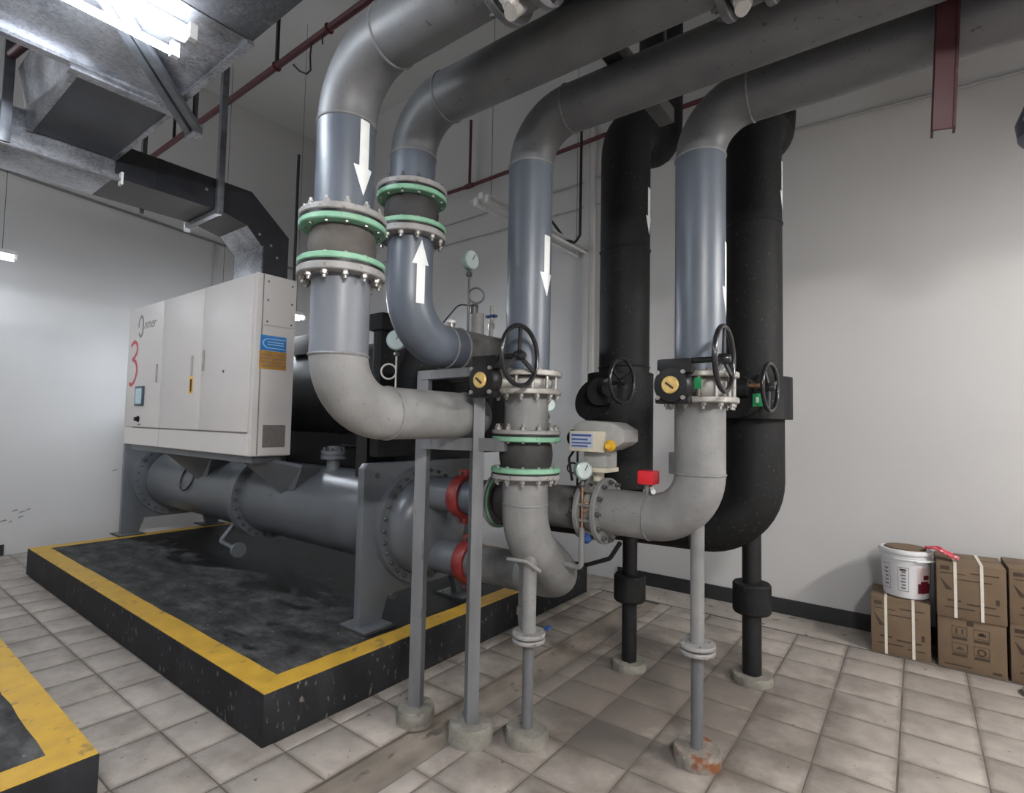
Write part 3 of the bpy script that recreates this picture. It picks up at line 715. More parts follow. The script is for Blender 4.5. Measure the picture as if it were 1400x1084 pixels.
weld(q1, (A[0], A[1], 1.755), Z, .114); weld(q1, (A[0], 1.52, 1.535), (0, 1, 0), .1135); weld(q1, (A[0], 2.01, 1.535), (0, 1, 0), .1135)
f1 = flange(q1, (A[0], A[1], 2.062), Z, 0, .030, GF, 'fgrey')
bolt_circle(f1, (A[0], A[1], 2.062), -Z, .146, 12, 'head')
def rubber_joint(x, y, z0, z1, label, g=.024, R=GF, rr=.13, group=None, m='rubber'):
    t = thing('rubber_joint', (x, y, z0), label, 'pipe joint', group)
    z0 += .004; z1 -= .004; h = z1-z0
    part('bellows', MB().lathe((x, y, z0), Z, [(.100, .004), (.115, .008), (rr-.006, h*.2), (rr, h*.35), (rr+.002, h*.5), (rr, h*.65), (rr-.006, h*.8), (.115, h-.008), (.100, h-.004)], 48), m, t)
    for z, s in ((z0, 1), (z1-g, -1)):
        f = flange(t, (x, y, z), Z, 0, g, R, 'fgreen', r0=.10, label='green backing flange')
        zz = z+g if s > 0 else z
        bolt_circle(f, (x, y, zz), Z*s, .146, 12, 'small')
        part('gasket', MB().lathe((x, y, z if s > 0 else z+g), Z*(-s), [(.02, 0), (R-.005, 0), (R-.005, .0115), (.02, .0115)], 40, False), 'black', t)
    return t
rubber_joint(A[0], A[1], 2.10, 2.282, 'black rubber expansion joint between green flanges, left one on the nearest grey riser', m='rubberdust')
# pipe two
B = (-1.955, 1.74)
p2_ = overhead_pipe('water_pipe', B[0], B[1], 2.605, 'grey riser second from the cabinet, bending overhead above a rubber joint')
f1 = flange(p2_, (B[0], B[1], 2.605), Z, 0, .026, GF, 'fgrey'); bolt_circle(f1, (B[0], B[1], 2.631), Z, .146, 12, 'dark')
q2 = thing('water_pipe', (B[0], B[1], 1.78), 'grey elbow with white up arrow, resting on the top bar of the steel rack', 'pipe')
part('pipe', MB().tube(arc_path([(B[0], B[1], 2.39), (B[0], B[1], 1.89), (B[0], 2.08, 1.89)], .24, 14), R0, 48), 'pipe', q2)
part('pipe', MB().tube(arc_path([(B[0], 2.08, 1.89), (B[0], 2.74, 1.89), (-2.60, 2.74, 1.89)], .16, 14), R0-.001, 48), 'mottle', q2, label='dusty dark straight length')
weld(q2, (B[0], 1.99, 1.89), (0, 1, 0), R0); weld(q2, (B[0], 2.08, 1.89), (0, 1, 0), R0+.002)
f1 = flange(q2, (B[0], B[1], 2.380), Z, 0, .030, GF, 'fgrey'); bolt_circle(f1, (B[0], B[1], 2.380), -Z, .146, 12, 'head')
arrow(q2, B[0], B[1], R0, math.radians(-14), 2.205, .30, True)
rubber_joint(B[0], B[1], 2.417, 2.597, 'black rubber expansion joint between green flanges, higher one on the second grey riser')
# pipe three
C = (-1.535, 2.15)
p3 = overhead_pipe('water_pipe', C[0], C[1], 1.73, 'grey riser third from the cabinet, entering the handwheel valve above the lower rubber joint')
f1 = flange(p3, (C[0], C[1], 1.73), Z, 0, .026, GF, 'silver'); bolt_circle(f1, (C[0], C[1], 1.756), Z, .146, 12, 'small')
arrow(p3, C[0], C[1], R0, math.radians(-3), 2.27, .30, False)
q3 = thing('water_pipe', (C[0], C[1], 1.44), 'short grey spool between handwheel valve and the lower rubber joint', 'pipe')
part('pipe', MB().cyl((C[0], C[1], 1.455), (C[0], C[1], 1.66), R0, 48), 'primer', q3)
f1 = flange(q3, (C[0], C[1], 1.642), Z, 0, .026, GF, 'silver'); bolt_circle(f1, (C[0], C[1], 1.642), -Z, .146, 12, 'head', .1)
f1 = flange(q3, (C[0], C[1], 1.450), Z, 0, .020, GF, 'fgrey'); bolt_circle(f1, (C[0], C[1], 1.470), Z, .146, 12, 'head')
rubber_joint(C[0], C[1], 1.262, 1.443, 'black rubber expansion joint between green flanges, lowest one under the middle handwheel valve')
r3 = thing('water_pipe', (C[0], C[1], .50), 'grey dusty S-bend under the lowest rubber joint, running back to the lower chiller nozzle', 'pipe')
part('pipe', MB().tube(arc_path([(C[0], C[1], 1.25), (C[0], C[1], .94), (C[0]-.01, 2.55, .655), (-1.82, 2.555, .648)], [.30, .155], 14), R0+.002, 48), 'primer', r3)
weld(r3, (C[0], C[1], 1.11), Z, R0)
part('pipe', MB().cyl((-1.70, 2.553, .650), (-2.245, 2.56, .637), R0, 48), 'mottle', r3, label='mottled dark grey straight length')
f1 = flange(r3, (C[0], C[1], 1.236), Z, 0, .022, GF, 'fgrey'); bolt_circle(f1, (C[0], C[1], 1.236), -Z, .146, 12, 'head')
part('support_collar', MB().tube([(-1.56, 2.05, .858), (-1.53, 2.05, .86), (-1.47, 2.08, .855), (-1.44, 2.15, .80)], .009, 8), 'primer', r3)
# pipe four
D = (-.80, 2.50)
p4 = overhead_pipe('water_pipe', D[0], D[1], 1.735, 'grey riser rightmost of the four, between the two black insulated pipes', r=.113, zo=3.0)
f1 = flange(p4, (D[0], D[1], 1.725), Z, 0, .026, GF, 'silver'); bolt_circle(f1, (D[0], D[1], 1.751), Z, .146, 12, 'small')
arrow(p4, D[0], D[1], .113, math.radians(6), 2.18, .34, False)
q4 = thing('water_pipe', (D[0], D[1], .95), 'grey elbow below the right handwheel valve carrying the red flow switch', 'pipe')
part('pipe', MB().tube(arc_path([(D[0], D[1], 1.62), (D[0], D[1], 1.065), (-1.27, D[1], 1.065)], .22, 14), .113, 48), 'primer', q4)
weld(q4, (D[0], D[1], 1.285), Z, .113); weld(q4, (D[0]-.235, D[1], 1.065), (1, 0, 0), .113)
f1 = flange(q4, (D[0], D[1], 1.61), Z, 0, .026, GF, 'silver'); bolt_circle(f1, (D[0], D[1], 1.61), -Z, .146, 12, 'head', .12)
f1 = flange(q4, (-1.285, D[1], 1.065), (1, 0, 0), 0, .028, GF*.98, 'primer'); bolt_circle(f1, (-1.257, D[1], 1.065), (1, 0, 0), .146, 12, 'dark')
r4 = thing('water_pipe', (-1.9, D[1], .95), 'dark grey pipe stub between electric valve and the upper chiller nozzle', 'pipe')
part('pipe', MB().cyl((-1.375, D[1], 1.065), (-1.70, D[1], 1.058), .112, 40), 'mottle', r4)
part('pipe', MB().cyl((-1.98, NU[0], 1.05), (-2.24, NU[0], 1.045), .108, 40), 'pipe', r4)
f1 = flange(r4, (-1.355, D[1], 1.065), (-1, 0, 0), 0, .026, GF*.98, 'primer'); bolt_circle(f1, (-1.381, D[1], 1.065), (-1, 0, 0), .146, 12, 'dark')
# horizontal rubber joint near the upper nozzle
hj = thing('rubber_joint', (-1.84, D[1], .9), 'black rubber joint with grey rings lying behind the middle S-bend', 'pipe joint')
part('bellows', MB().lathe((-1.96, D[1], 1.055), (1, 0, 0), [(.10, .0), (.125, .04), (.135, .12), (.125, .20), (.10, .24)], 40), 'rubber', hj)
for x in (-1.975, -1.715): flange(hj, (x, D[1], 1.055), (1, 0, 0), 0, .022, GF*.97, 'fgrey', r0=.10)
for x in (-1.945, -1.725): part('ring', MB().torus((x, D[1], 1.055), (1, 0, 0), .15, .008, 40, 8), 'fgreen', hj)
# red grooved couplings at the chiller nozzles
def coupling(y, z, label):
    t = thing('grooved_coupling', (-2.245, y, z-.14), label, 'pipe coupling')
    for s in (1, -1):
        d, u, w = frame_of((1, 0, 0)); pts = []
        mb = MB(); n = 18; prof = [(.109, -.042), (.128, -.042), (.134, -.026), (.134, .026), (.128, .042), (.109, .042)]
        rows = []
        for i in range(n+1):
            a = PI/2*s - PI/2 + PI*i/n * 1.0
            a = (0.04 + (PI-.08)*i/n) - PI/2 + (0 if s > 0 else PI)
            rows.append([V((-2.245+t_, y + r*math.cos(a), z + r*math.sin(a))) for r, t_ in prof])
        k = len(prof); vs = [p for row in rows for p in row]; fs = []
        for i in range(n):
            for j in range(k):
                fs.append((i*k+j, i*k+(j+1) % k, (i+1)*k+(j+1) % k, (i+1)*k+j))
        fs += [tuple(range(k-1, -1, -1)), tuple(n*k+j for j in range(k))]
        mb.add(vs, fs)
        part('coupling_half', mb, 'redcoup', t)
    for s in (1, -1):
        part('coupling_lug', MB().box((-2.28, y-.03, z+s*.116), (-2.21, y+.03, z+s*.165)), 'redcoup', t, bevel=.006)
        part('bolt', MB().cyl((-2.245, y-.05, z+s*.145), (-2.245, y+.05, z+s*.145), .010, 8), 'boltdark', t)
coupling(NU[0], NU[1], 'upper red grooved coupling on the chiller nozzle behind the rack post')
coupling(NL[0], NL[1], 'lower red grooved coupling on the chiller nozzle near the yellow rim')

# overhead lever valves
def lever_valve(x, y, zo, label):
    t = thing('lever_valve', (x, y, zo-.17), label, 'valve')
    for xx in (x-.075, x+.055):
        f = flange(t, (xx, y, zo), (1, 0, 0), 0, .028, .172, 'steel')
        bolt_circle(f, (xx if xx < x else xx+.028, y, zo), (-1 if xx < x else 1, 0, 0), .147, 12, 'dark')
    part('valve_body', MB().lathe((x-.047, y, zo), (1, 0, 0), [(.10, 0), (.15, .01), (.15, .09), (.10, .10)], 40), 'steel', t)
    part('stem', MB().cyl((x+.002, y+.02, zo-.15), (x+.002, y-.03, zo-.205), .022, 16), 'silver', t)
    part('lever', MB().tube([(x+.0, y-.03, zo-.185), (x-.02, y-.055, zo-.16), (x-.03, y-.15, zo-.05), (x-.035, y-.21, zo+.02)], .011, 10), 'silver', t, label='pale lever handle')
    part('lever_hub', MB().lathe((x, y-.02, zo-.16), (0, -.55, -.83), [(.024, 0), (.024, .025), (.014, .035)], 20), 'silver', t)
lever_valve(-.975, A[1], 2.96, 'lever butterfly valve with pale handle on the nearest overhead pipe')
lever_valve(-.42, B[1], ZO, 'lever butterfly valve mostly out of frame on the second overhead pipe')
# steel hanger channel seen between overhead pipes
hg = thing('pipe_hanger', (-.7, 1.95, 3.15), 'dark steel hanger channels bridging above overhead grey pipes', 'pipe hanger')
part('channel', MB().box((-1.10, 1.10, 3.14), (-1.02, 2.75, 3.22)), 'boltdark', hg)
part('channel', MB().box((.42, 1.10, 3.14), (.50, 2.75, 3.22)), 'boltdark', hg)
for x in (-1.06, .46):
    for y in (1.12, 2.72): part('rod', MB().cyl((x, y, 3.2), (x, y, ZC), .008, 8), 'boltdark', hg)

# ------------------------------------------------------------------ handwheel valves
def handwheel(parent, c, axis, R, m='blackgloss', n=3, tilt=0., r=.011):
    w = part('handwheel', MB().torus(c, axis, R, r, 40, 10), m, parent, label='black handwheel')
    d, u, q = frame_of(axis)
    part('hub', MB().lathe(V(c)-d*.02, d, [(.024, 0), (.024, .03), (.014, .045)], 16), m, w)
    for i in range(n):
        a = tilt + 2*PI*i/n; e = u*math.cos(a)+q*math.sin(a)
        part('spoke', MB().bar(V(c)+e*.018-d*.004, V(c)+e*(R-.004), .02, .009, up=d), m, w)
    return w
def gear_valve(x, y, z0, z1, gx, wz, label, wheel_dx, gy):
    """wafer butterfly valve between two flanges, with worm gearbox in front and a wheel on its side"""
    zc = (z0+z1)/2
    t = thing('butterfly_valve', (x, y, z0), label, 'valve')
    part('valve_body', MB().lathe((x, y, z0), Z, [(.095, 0), (.118, .004), (.128, .02), (.128, z1-z0-.02), (.118, z1-z0-.004), (.095, z1-z0)], 40), 'silver', t)
    for i in range(12):
        a = 2*PI*(i+.5)/12
        part('stud', MB().cyl((x+.146*math.cos(a), y+.146*math.sin(a), z0-.012), (x+.146*math.cos(a), y+.146*math.sin(a), z1+.012), .0095, 10), 'bolt', t)
    part('neck', MB().cyl((x, y-.10, zc), (gx, gy+.05, zc), .034, 20), 'silver', t)
    part('neck_plate', MB().box((gx-.05, gy+.045, zc-.05), (gx+.05, gy+.062, zc+.05)), 'silver', t)
    gb = part('gearbox', MB().lathe((gx, gy+.045, zc), (0, -1, 0), [(.045, 0), (.078, .004), (.082, .01), (.082, .05), (.072, .066), (.04, .07)], 36), 'black', t)
    part('worm_housing', MB().box((gx-.065, gy-.02, zc+.05), (gx+.085, gy+.045, zc+.115)), 'black', t, bevel=.012)
    part('motor_plate', MB().box((gx-.075, gy-.012, zc-.08), (gx+.075, gy+.04, zc-.05)), 'black', t, bevel=.008)
    part('position_dial', MB().lathe((gx, gy-.025, zc), (0, -1, 0), [(.038, 0), (.038, .006), (.034, .010)], 32), 'brass', gb, label='round brass position dial')
    part('dial_arrow', MB().bar((gx-.018, gy-.0365, zc+.01), (gx+.016, gy-.0365, zc-.016), .003, .009), 'ink', gb)
    for sx in (-1, 1):
        for sz in (-1, 1): part('screw', MB().cyl((gx+.055*sx, gy-.018, zc+.055*sz), (gx+.055*sx, gy-.03, zc+.055*sz), .0095, 8), 'bolt', gb)
    wx = gx+wheel_dx
    part('worm_shaft', MB().cyl((gx+.08, gy+.012, wz), (wx-.005, gy+.012, wz), .013, 12), 'black', t)
    handwheel(t, (wx, gy+.012, wz), (1, 0, 0), .135, tilt=PI/2)
    return t
v3 = gear_valve(C[0], C[1], 1.668, 1.730, -1.61, 1.805, 'butterfly valve with large black handwheel and brass dial on the middle grey riser', .20, 1.905)
v4 = gear_valve(D[0], D[1], 1.636, 1.725, -.845, 1.785, 'butterfly valve with brass dial and black handwheel on the right grey riser', .215, 2.27)
part('green_plate', MB().box((-.765, 2.315, 1.665), (-.735, 2.322, 1.715)), 'green', v4, label='green open-shut plate')
# ------------------------------------------------------------------ electric valve on the right branch
ev = thing('electric_valve', (-1.32, D[1], .9), 'electric actuator valve with light grey housing, yellow cap and blue-white label beside the black pipe', 'valve')
part('valve_body', MB().lathe((-1.355, D[1], 1.065), (1, 0, 0), [(.095, 0), (.118, .004), (.125, .012), (.125, .058), (.118, .066), (.095, .07)], 40), 'silver', ev)
for i in range(12):
    a = 2*PI*(i+.5)/12
    part('stud', MB().cyl((-1.385, D[1]+.146*math.cos(a), 1.065+.146*math.sin(a)), (-1.255, D[1]+.146*math.cos(a), 1.065+.146*math.sin(a)), .009, 8), 'bolt', ev)
part('neck', MB().cyl((-1.32, D[1], 1.17), (-1.32, D[1], 1.27), .03, 20), 'cream', ev)
part('mount_plate', MB().box((-1.39, D[1]-.07, 1.262), (-1.24, D[1]+.07, 1.285)), 'cream', ev, bevel=.004)
part('mount_block', MB().box((-1.375, D[1]-.06, 1.285), (-1.245, D[1]+.06, 1.375)), 'actu', ev, bevel=.006)
hs = part('housing', MB().prism([(-1.42, D[1]-.09, 1.375), (-1.22, D[1]-.09, 1.375), (-1.165, D[1]-.09, 1.40), (-1.135, D[1]-.09, 1.42), (-1.135, D[1]-.09, 1.48), (-1.20, D[1]-.09, 1.515), (-1.36, D[1]-.09, 1.525), (-1.42, D[1]-.09, 1.50)], (0, .17, 0)), 'actu', ev, bevel=.012)
fc = part('front_cover', MB().box((-1.435, D[1]-.108, 1.365), (-1.235, D[1]-.088, 1.47)), 'cream', ev, bevel=.006)
Ml = XF((0, D[1]-.1085, 0))
part('data_label', rect(Ml, -1.425, 1.385, -1.295, 1.458), 'actulabel', fc, label='pale blue data label')
for i, (a, b_) in enumerate(((1.443, 1.453), (1.423, 1.431), (1.406, 1.413), (1.39, 1.397))): part('label_text', rect(XF((0, D[1]-.1102, 0)), -1.418, a, -1.305-.02*(i % 2), b_), 'blueink', fc)
part('yellow_cap', MB().lathe((-1.21, D[1]-.085, 1.40), (0.2, -1, 0), [(.028, 0), (.028, .02), (.02, .03), (.014, .05)], 20), 'yellowplastic', ev, label='yellow indicator cap')
part('manual_knob', MB().lathe((-1.44, D[1]-.02, 1.43), (-1, 0, 0), [(.035, 0), (.045, .01), (.045, .03), (.03, .045)], 24), 'black', ev)
part('cable', MB().tube(arc_path([(-1.44, D[1]+.0, 1.40), (-1.50, D[1], 1.32), (-1.49, D[1]+.02, 1.20)], .03, 5), .007, 8), 'cable', ev)
part('blue_hub', MB().lathe((-1.33, D[1]-.10, .935), (.3, -1, 0), [(.024, 0), (.028, .012), (.02, .025), (.009, .034)], 10), 'blue', ev, label='blue painted hub')
part('power_cable', MB().tube(arc_path([(-1.22, D[1]+.05, .90), (-1.30, D[1]+.1, .80), (-1.52, D[1]+.25, .70), (-1.75, D[1]+.35, .66)], .08, 6), .012, 10), 'cable', ev)

# ------------------------------------------------------------------ red flow switch
fs_ = thing('flow_switch', (-1.05, D[1], 1.175), 'small bright red flow switch box on top of the right grey elbow', 'sensor')
part('box', MB().box((-1.09, D[1]-.04, 1.218), (-1.005, D[1]+.04, 1.285)), 'redbright', fs_, bevel=.010)
part('stem', MB().cyl((-1.05, D[1], 1.172), (-1.05, D[1], 1.220), .018, 16), 'primer', fs_)
part('cable_gland', MB().cyl((-1.02, D[1]-.02, 1.20), (-1.0, D[1]-.055, 1.19), .012, 12), 'white', fs_)
# grey junction box behind it
jb = thing('junction_box', (-.99, 2.95, 1.22), 'flat grey junction box behind the right grey elbow', 'box')
part('case', MB().box((-1.10, 2.9, 1.24), (-.85, 2.99, 1.36)), 'conduit', jb, bevel=.006)
part('window', MB().box((-1.08, 2.894, 1.27), (-.93, 2.901, 1.33)), 'gauge', jb)
part('bracket', MB().box((-1.0, 2.92, 1.2), (-.9, 3.3, 1.242)), 'strut', jb)

# ------------------------------------------------------------------ pressure gauges
def gauge(base, z1, label, loop_z, dial_r=.045, facing=(-.1, -1, 0), tube_m='copper', loop_r=.03, loop_side=1, cock=True):
    bx, by, bz = base
    t = thing('pressure_gauge', base, label, 'gauge')
    lc = V((bx+loop_r*.8*loop_side, by+loop_r*.6*loop_side, loop_z))
    part('riser', MB().cyl((bx, by, bz), (bx, by, z1-dial_r-.02), .0065, 10), tube_m, t)
    part('siphon_loop', MB().torus(lc, (-.6, .8, 0), loop_r, .0055, 28, 8), tube_m, t)
    if cock: part('cock', MB().lathe((bx, by, z1-dial_r-.035), Z, [(.011, 0), (.017, .006), (.017, .02), (.009, .03)], 8), 'boltdark', t)
    d = V(facing).normalized(); c = V((bx, by, z1))
    part('case', MB().lathe(c-d*.018, d, [(dial_r-.006, 0), (dial_r, .006), (dial_r, .036), (dial_r-.006, .040)], 36), 'gauge', t)
    part('dial_face', MB().lathe(c+d*.0195, d, [(dial_r-.008, 0), (dial_r-.008, .0035)], 32), 'glass', t)
    dd, u, w = frame_of(d)
    part('needle', MB().bar(c+d*.0245, c+d*.0245 + (u*.5+w*.85)*dial_r*.7, .004, .0015, up=d), 'ink', t)
    return t
gauge((B[0], 2.17, 1.995), 2.395, 'pressure gauge on thin stem with round loop, standing on the rack-top grey elbow', 2.20, .056, facing=(1, -.02, .0), tube_m='boltdark', loop_r=.042)
gauge((-2.50, 2.14, 1.645), 1.99, 'pressure gauge with pale siphon loop, half hidden behind the second grey elbow', 1.80, .062, facing=(.55, -.85, 0), tube_m='strap', loop_r=.045, loop_side=-1)
gauge((-1.45, 2.20, 1.46), 1.60, 'small round gauge beside the spool under the middle valve', 1.49, .042, facing=(.75, -.5, 0), tube_m='weld', loop_r=.012)
gl = gauge((-1.335, 2.36, .935), 1.275, 'pressure gauge with copper siphon in front of the electric valve', 1.09, .046, facing=(.8, -.5, 0), loop_r=.022)
part('elbow', MB().tube(arc_path([(-1.335, 2.36, .99), (-1.335, 2.36, .79), (-1.46, 2.36, .80)], .03, 6), .014, 12), 'primer', gl)
gauge((-1.515, 2.62, 1.16), 1.425, 'dark gauge seen edge-on with thin black loop beside electric actuator', 1.26, .040, facing=(1, -.15, 0), tube_m='cable', loop_r=.028, loop_side=-1)
# thermo well stack and vent cock on the rack-top elbow
tw = thing('sensor_housing', (B[0], 2.25, 1.99), 'dark grey sensor pocket on top of the rack-top grey elbow', 'sensor')
part('pocket', MB().cyl((B[0], 2.25, 1.985), (B[0], 2.25, 2.11), .036, 24), 'primer', tw)
part('cap', MB().cyl((B[0]-.01, 2.23, 2.11), (B[0]-.01, 2.23, 2.16), .022, 16), 'boltdark', tw)
part('wire', MB().tube(arc_path([(B[0]-.01, 2.23, 2.15), (B[0]-.10, 2.2, 2.17), (B[0]-.2, 2.18, 2.07)], .06, 6), .004, 6), 'cable', tw)
vc = thing('vent_cock', (B[0], 2.37, 1.99), 'thin silver vent cock with blue handle beside the gauge on the rack-top elbow', 'valve')
part('pipe', MB().cyl((B[0], 2.37, 1.985), (B[0], 2.37, 2.18), .012, 12), 'silver', vc)
part('handle', MB().box((B[0]-.035, 2.355, 2.11), (B[0]+.035, 2.385, 2.125)), 'blue', vc, bevel=.003, label='blue lever')
part('nut', MB().cyl((B[0], 2.37, 2.045), (B[0], 2.37, 2.075), .02, 6), 'silver', vc)
ct = thing('air_vent', (B[0], 2.06, 2.0), 'small white capped air vent on the rack-top grey elbow', 'valve')
part('body', MB().cyl((B[0]-.02, 2.06, 1.985), (B[0]-.02, 2.06, 2.03), .02, 16), 'bolt', ct)
part('cap', MB().lathe((B[0]-.02, 2.06, 2.03), Z, [(.026, 0), (.026, .012), (.01, .022)], 20), 'white', ct)

# ------------------------------------------------------------------ black insulated pipes
E1 = (-1.49, 3.15); RI = .158
b1 = thing('insulated_pipe', (E1[0], E1[1], .8), 'left black insulated pipe rising behind the electric valve', 'pipe')
part('pipe', MB().tube(arc_path([(E1[0], E1[1], 1.2), (E1[0], E1[1], 3.50), (E1[0], 3.74, 3.50), (E1[0], 3.74, 5.9)], [.26, .27], 12), RI, 48), 'insul', b1)
part('pipe', MB().tube(arc_path([(E1[0], E1[1], 1.83), (E1[0], E1[1], 1.12)], .30, 12), RI+.026, 48), 'insul', b1)
part('pipe', MB().tube(arc_path([(E1[0], E1[1], 1.15), (E1[0], E1[1], .93), (-2.58, E1[1], .93)], .2, 10), .128, 40), 'insul', b1)
for z in (2.62, 1.87): part('wrap_seam', MB().torus((E1[0], E1[1], z), Z, RI+.001, .006, 48, 6), 'black', b1)
part('valve_cover', MB().cyl((E1[0]-.02, E1[1]+.02, 1.56), (E1[0]-.06, 2.86, 1.66), .135, 36), 'insul', b1, label='black insulated valve neck')
part('valve_jacket', MB().cyl((E1[0]-.03, E1[1], 1.50), (E1[0]-.03, E1[1], 1.83), RI+.045, 48), 'insul', b1)
arrow(b1, E1[0], E1[1], RI, math.radians(4), 2.86, .30, False)
hv = thing('handwheel_valve', (-1.40, 2.85, 1.62), 'black gearbox with thin handwheel on the left black insulated pipe', 'valve')
part('gearbox', MB().lathe((-1.47, 2.84, 1.72), (.9, -.4, 0), [(.05, 0), (.055, .01), (.055, .05), (.03, .06)], 24), 'black', hv)
part('bonnet', MB().cyl((-1.50, 2.93, 1.68), (-1.48, 2.82, 1.70), .085, 28), 'insul', hv)
part('shaft', MB().cyl((-1.45, 2.83, 1.735), (-1.33, 2.80, 1.755), .011, 10), 'black', hv)
handwheel(hv, (-1.335, 2.80, 1.755), (1, -.12, 0), .125, tilt=.5)
E2 = (-.78, 3.45)
b2 = thing('insulated_pipe', (E2[0], E2[1], .7), 'right black insulated pipe standing before the white wall', 'pipe')
part('pipe', MB().tube(arc_path([(E2[0], E2[1], 1.5), (E2[0], E2[1], 3.42), (E2[0], 3.95, 3.42), (E2[0], 3.95, 5.9)], [.26, .27], 12), RI, 48), 'insul', b2)
part('pipe', MB().tube(arc_path([(E2[0], E2[1], 1.6), (E2[0], E2[1], .90), (-2.4, E2[1], .86)], .30, 12), RI+.008, 48), 'insul', b2)
part('wrap_seam', MB().torus((E2[0], E2[1], 2.73), Z, RI+.001, .006, 48, 6), 'black', b2)
part('wrap_seam', MB().torus((-1.12, E2[1], .88), (1, 0, 0), RI+.01, .008, 48, 6), 'black', b2)
part('valve_jacket', MB().cyl((E2[0]+.0, E2[1], 1.555), (E2[0], E2[1], 1.80), RI+.05, 48), 'insul', b2)
part('valve_cover', MB().cyl((E2[0]-.02, E2[1]-.05, 1.68), (E2[0]-.05, 3.16, 1.68), .125, 36), 'insul', b2, label='black insulated valve neck')
arrow(b2, E2[0], E2[1], RI, math.radians(4), 2.95, .30, False)
hv = thing('handwheel_valve', (-.72, 3.2, 1.6), 'black handwheel with green tag on the right black insulated pipe', 'valve')
part('gearbox', MB().lathe((-.80, 3.15, 1.72), (1, 0, 0), [(.04, 0), (.05, .01), (.05, .06), (.02, .065)], 24), 'black', hv)
part('shaft', MB().cyl((-.75, 3.15, 1.735), (-.635, 3.15, 1.735), .012, 10), 'copper', hv)
handwheel(hv, (-.630, 3.15, 1.725), (1, -.1, 0), .128, tilt=.3)
part('green_tag', MB().box((-.715, 3.13, 1.62), (-.665, 3.138, 1.69)), 'green', hv, label='green tag')
part('tag_symbol', MB().box((-.698, 3.127, 1.64), (-.683, 3.131, 1.67)), 'white', hv)

# ------------------------------------------------------------------ pipe supports
def disc_foot(parent, x, y, r, h, m='concrete', seed=0):
    rn = random.Random(seed); mb = MB(); n = 22; rows = []
    for k, (rr, z) in enumerate(((1.0, -.004), (1.0, h*.4), (.99, h*.86), (.95, h), (.45, h*.99), (.02, h*.98))):
        rows.append([(x + r*rr*(1+rn.uniform(-.022, .022))*math.cos(2*PI*i/n), y + r*rr*(1+rn.uniform(-.022, .022))*math.sin(2*PI*i/n), z + (rn.uniform(-.003, .003) if k > 1 else 0)) for i in range(n)])
    vs = [p for r_ in rows for p in r_]; fs = []
    for j in range(len(rows)-1):
        for i in range(n): fs.append((j*n+i, j*n+(i+1) % n, (j+1)*n+(i+1) % n, (j+1)*n+i))
    fs.append(tuple(range(n-1, -1, -1)))
    mb.add(vs, fs); return part('concrete_foot', mb, m, parent)
def grey_support(x, y, ztop, zf, r1, r2, label, foot='concrete', seed=1, fr=.078):
    t = thing('pipe_support', (x, y, 0), label, 'pipe support')
    part('upper_post', MB().cyl((x, y, zf), (x, y, ztop), r1, 24), 'primer', t)
    part('lower_post', MB().cyl((x, y, .03), (x, y, zf), r2, 24), 'steel', t)
    for z, m in ((zf+.004, 'fgrey'), (zf-.022, 'fgrey')):
        f = part('flange', MB().lathe((x, y, z), Z, [(r2, 0), (fr, 0), (fr+.002, .003), (fr+.002, .015), (fr, .018), (r2, .018)], 32), m, t)
    bolt_circle(f, (x, y, zf-.022), -Z, fr-.016, 4, 'small', .6); bolt_circle(f, (x, y, zf+.022), Z, fr-.016, 4, 'small', .6)
    disc_foot(t, x, y, .102, .062, foot, seed)
    return t
s3 = grey_support(-1.50, 2.15, .88, .485, .034, .027, 'grey flanged post holding up the middle S-bend, standing on a pale concrete disc', seed=3)
s4 = grey_support(-.812, 2.506, 1.085, .50, .031, .027, 'grey flanged post holding up the right elbow, standing on a rust-stained concrete disc', 'rusty', 5)
part('saddle', MB().box((-.84, 2.47, 1.07), (-.785, 2.54, 1.095)), 'primer', s4)
def black_support(x, y, ztop, r, z0, z1, rs, label, seed):
    t = thing('pipe_support', (x, y, 0), label, 'pipe support')
    part('post', MB().cyl((x, y, .03), (x, y, ztop), r, 28), 'black', t)
    part('sleeve', MB().lathe((x, y, z0), Z, [(r, 0), (rs-.008, 0), (rs, .01), (rs, z1-z0-.01), (rs-.008, z1-z0), (r, z1-z0)], 36), 'insul', t)
    disc_foot(t, x, y, rs+.008, .045, 'concrete', seed)
black_support(-1.452, 3.18, .80, .046, .41, .57, .098, 'black post with thick sleeve under the left insulated pipe', 8)
black_support(-.806, 3.49, .98, .054, .40, .575, .108, 'black post with thick sleeve under the right insulated pipe', 9)
# small drain line beside the middle support
dl = thing('drain_line', (-1.62, 2.24, .45), 'small grey drain pipe with blue valve beside the middle support post', 'pipe')
part('pipe', MB().tube(arc_path([(-1.62, 2.26, .82), (-1.62, 2.26, .50), (-1.56, 2.20, .47)], .03, 6), .021, 14), 'primer', dl)
part('union', MB().cyl((-1.62, 2.26, .53), (-1.62, 2.26, .57), .028, 8), 'primer', dl)
part('valve_handle', MB().box((-1.465, 2.225, .500), (-1.440, 2.265, .512)), 'blue', dl, bevel=.003, label='blue handle')

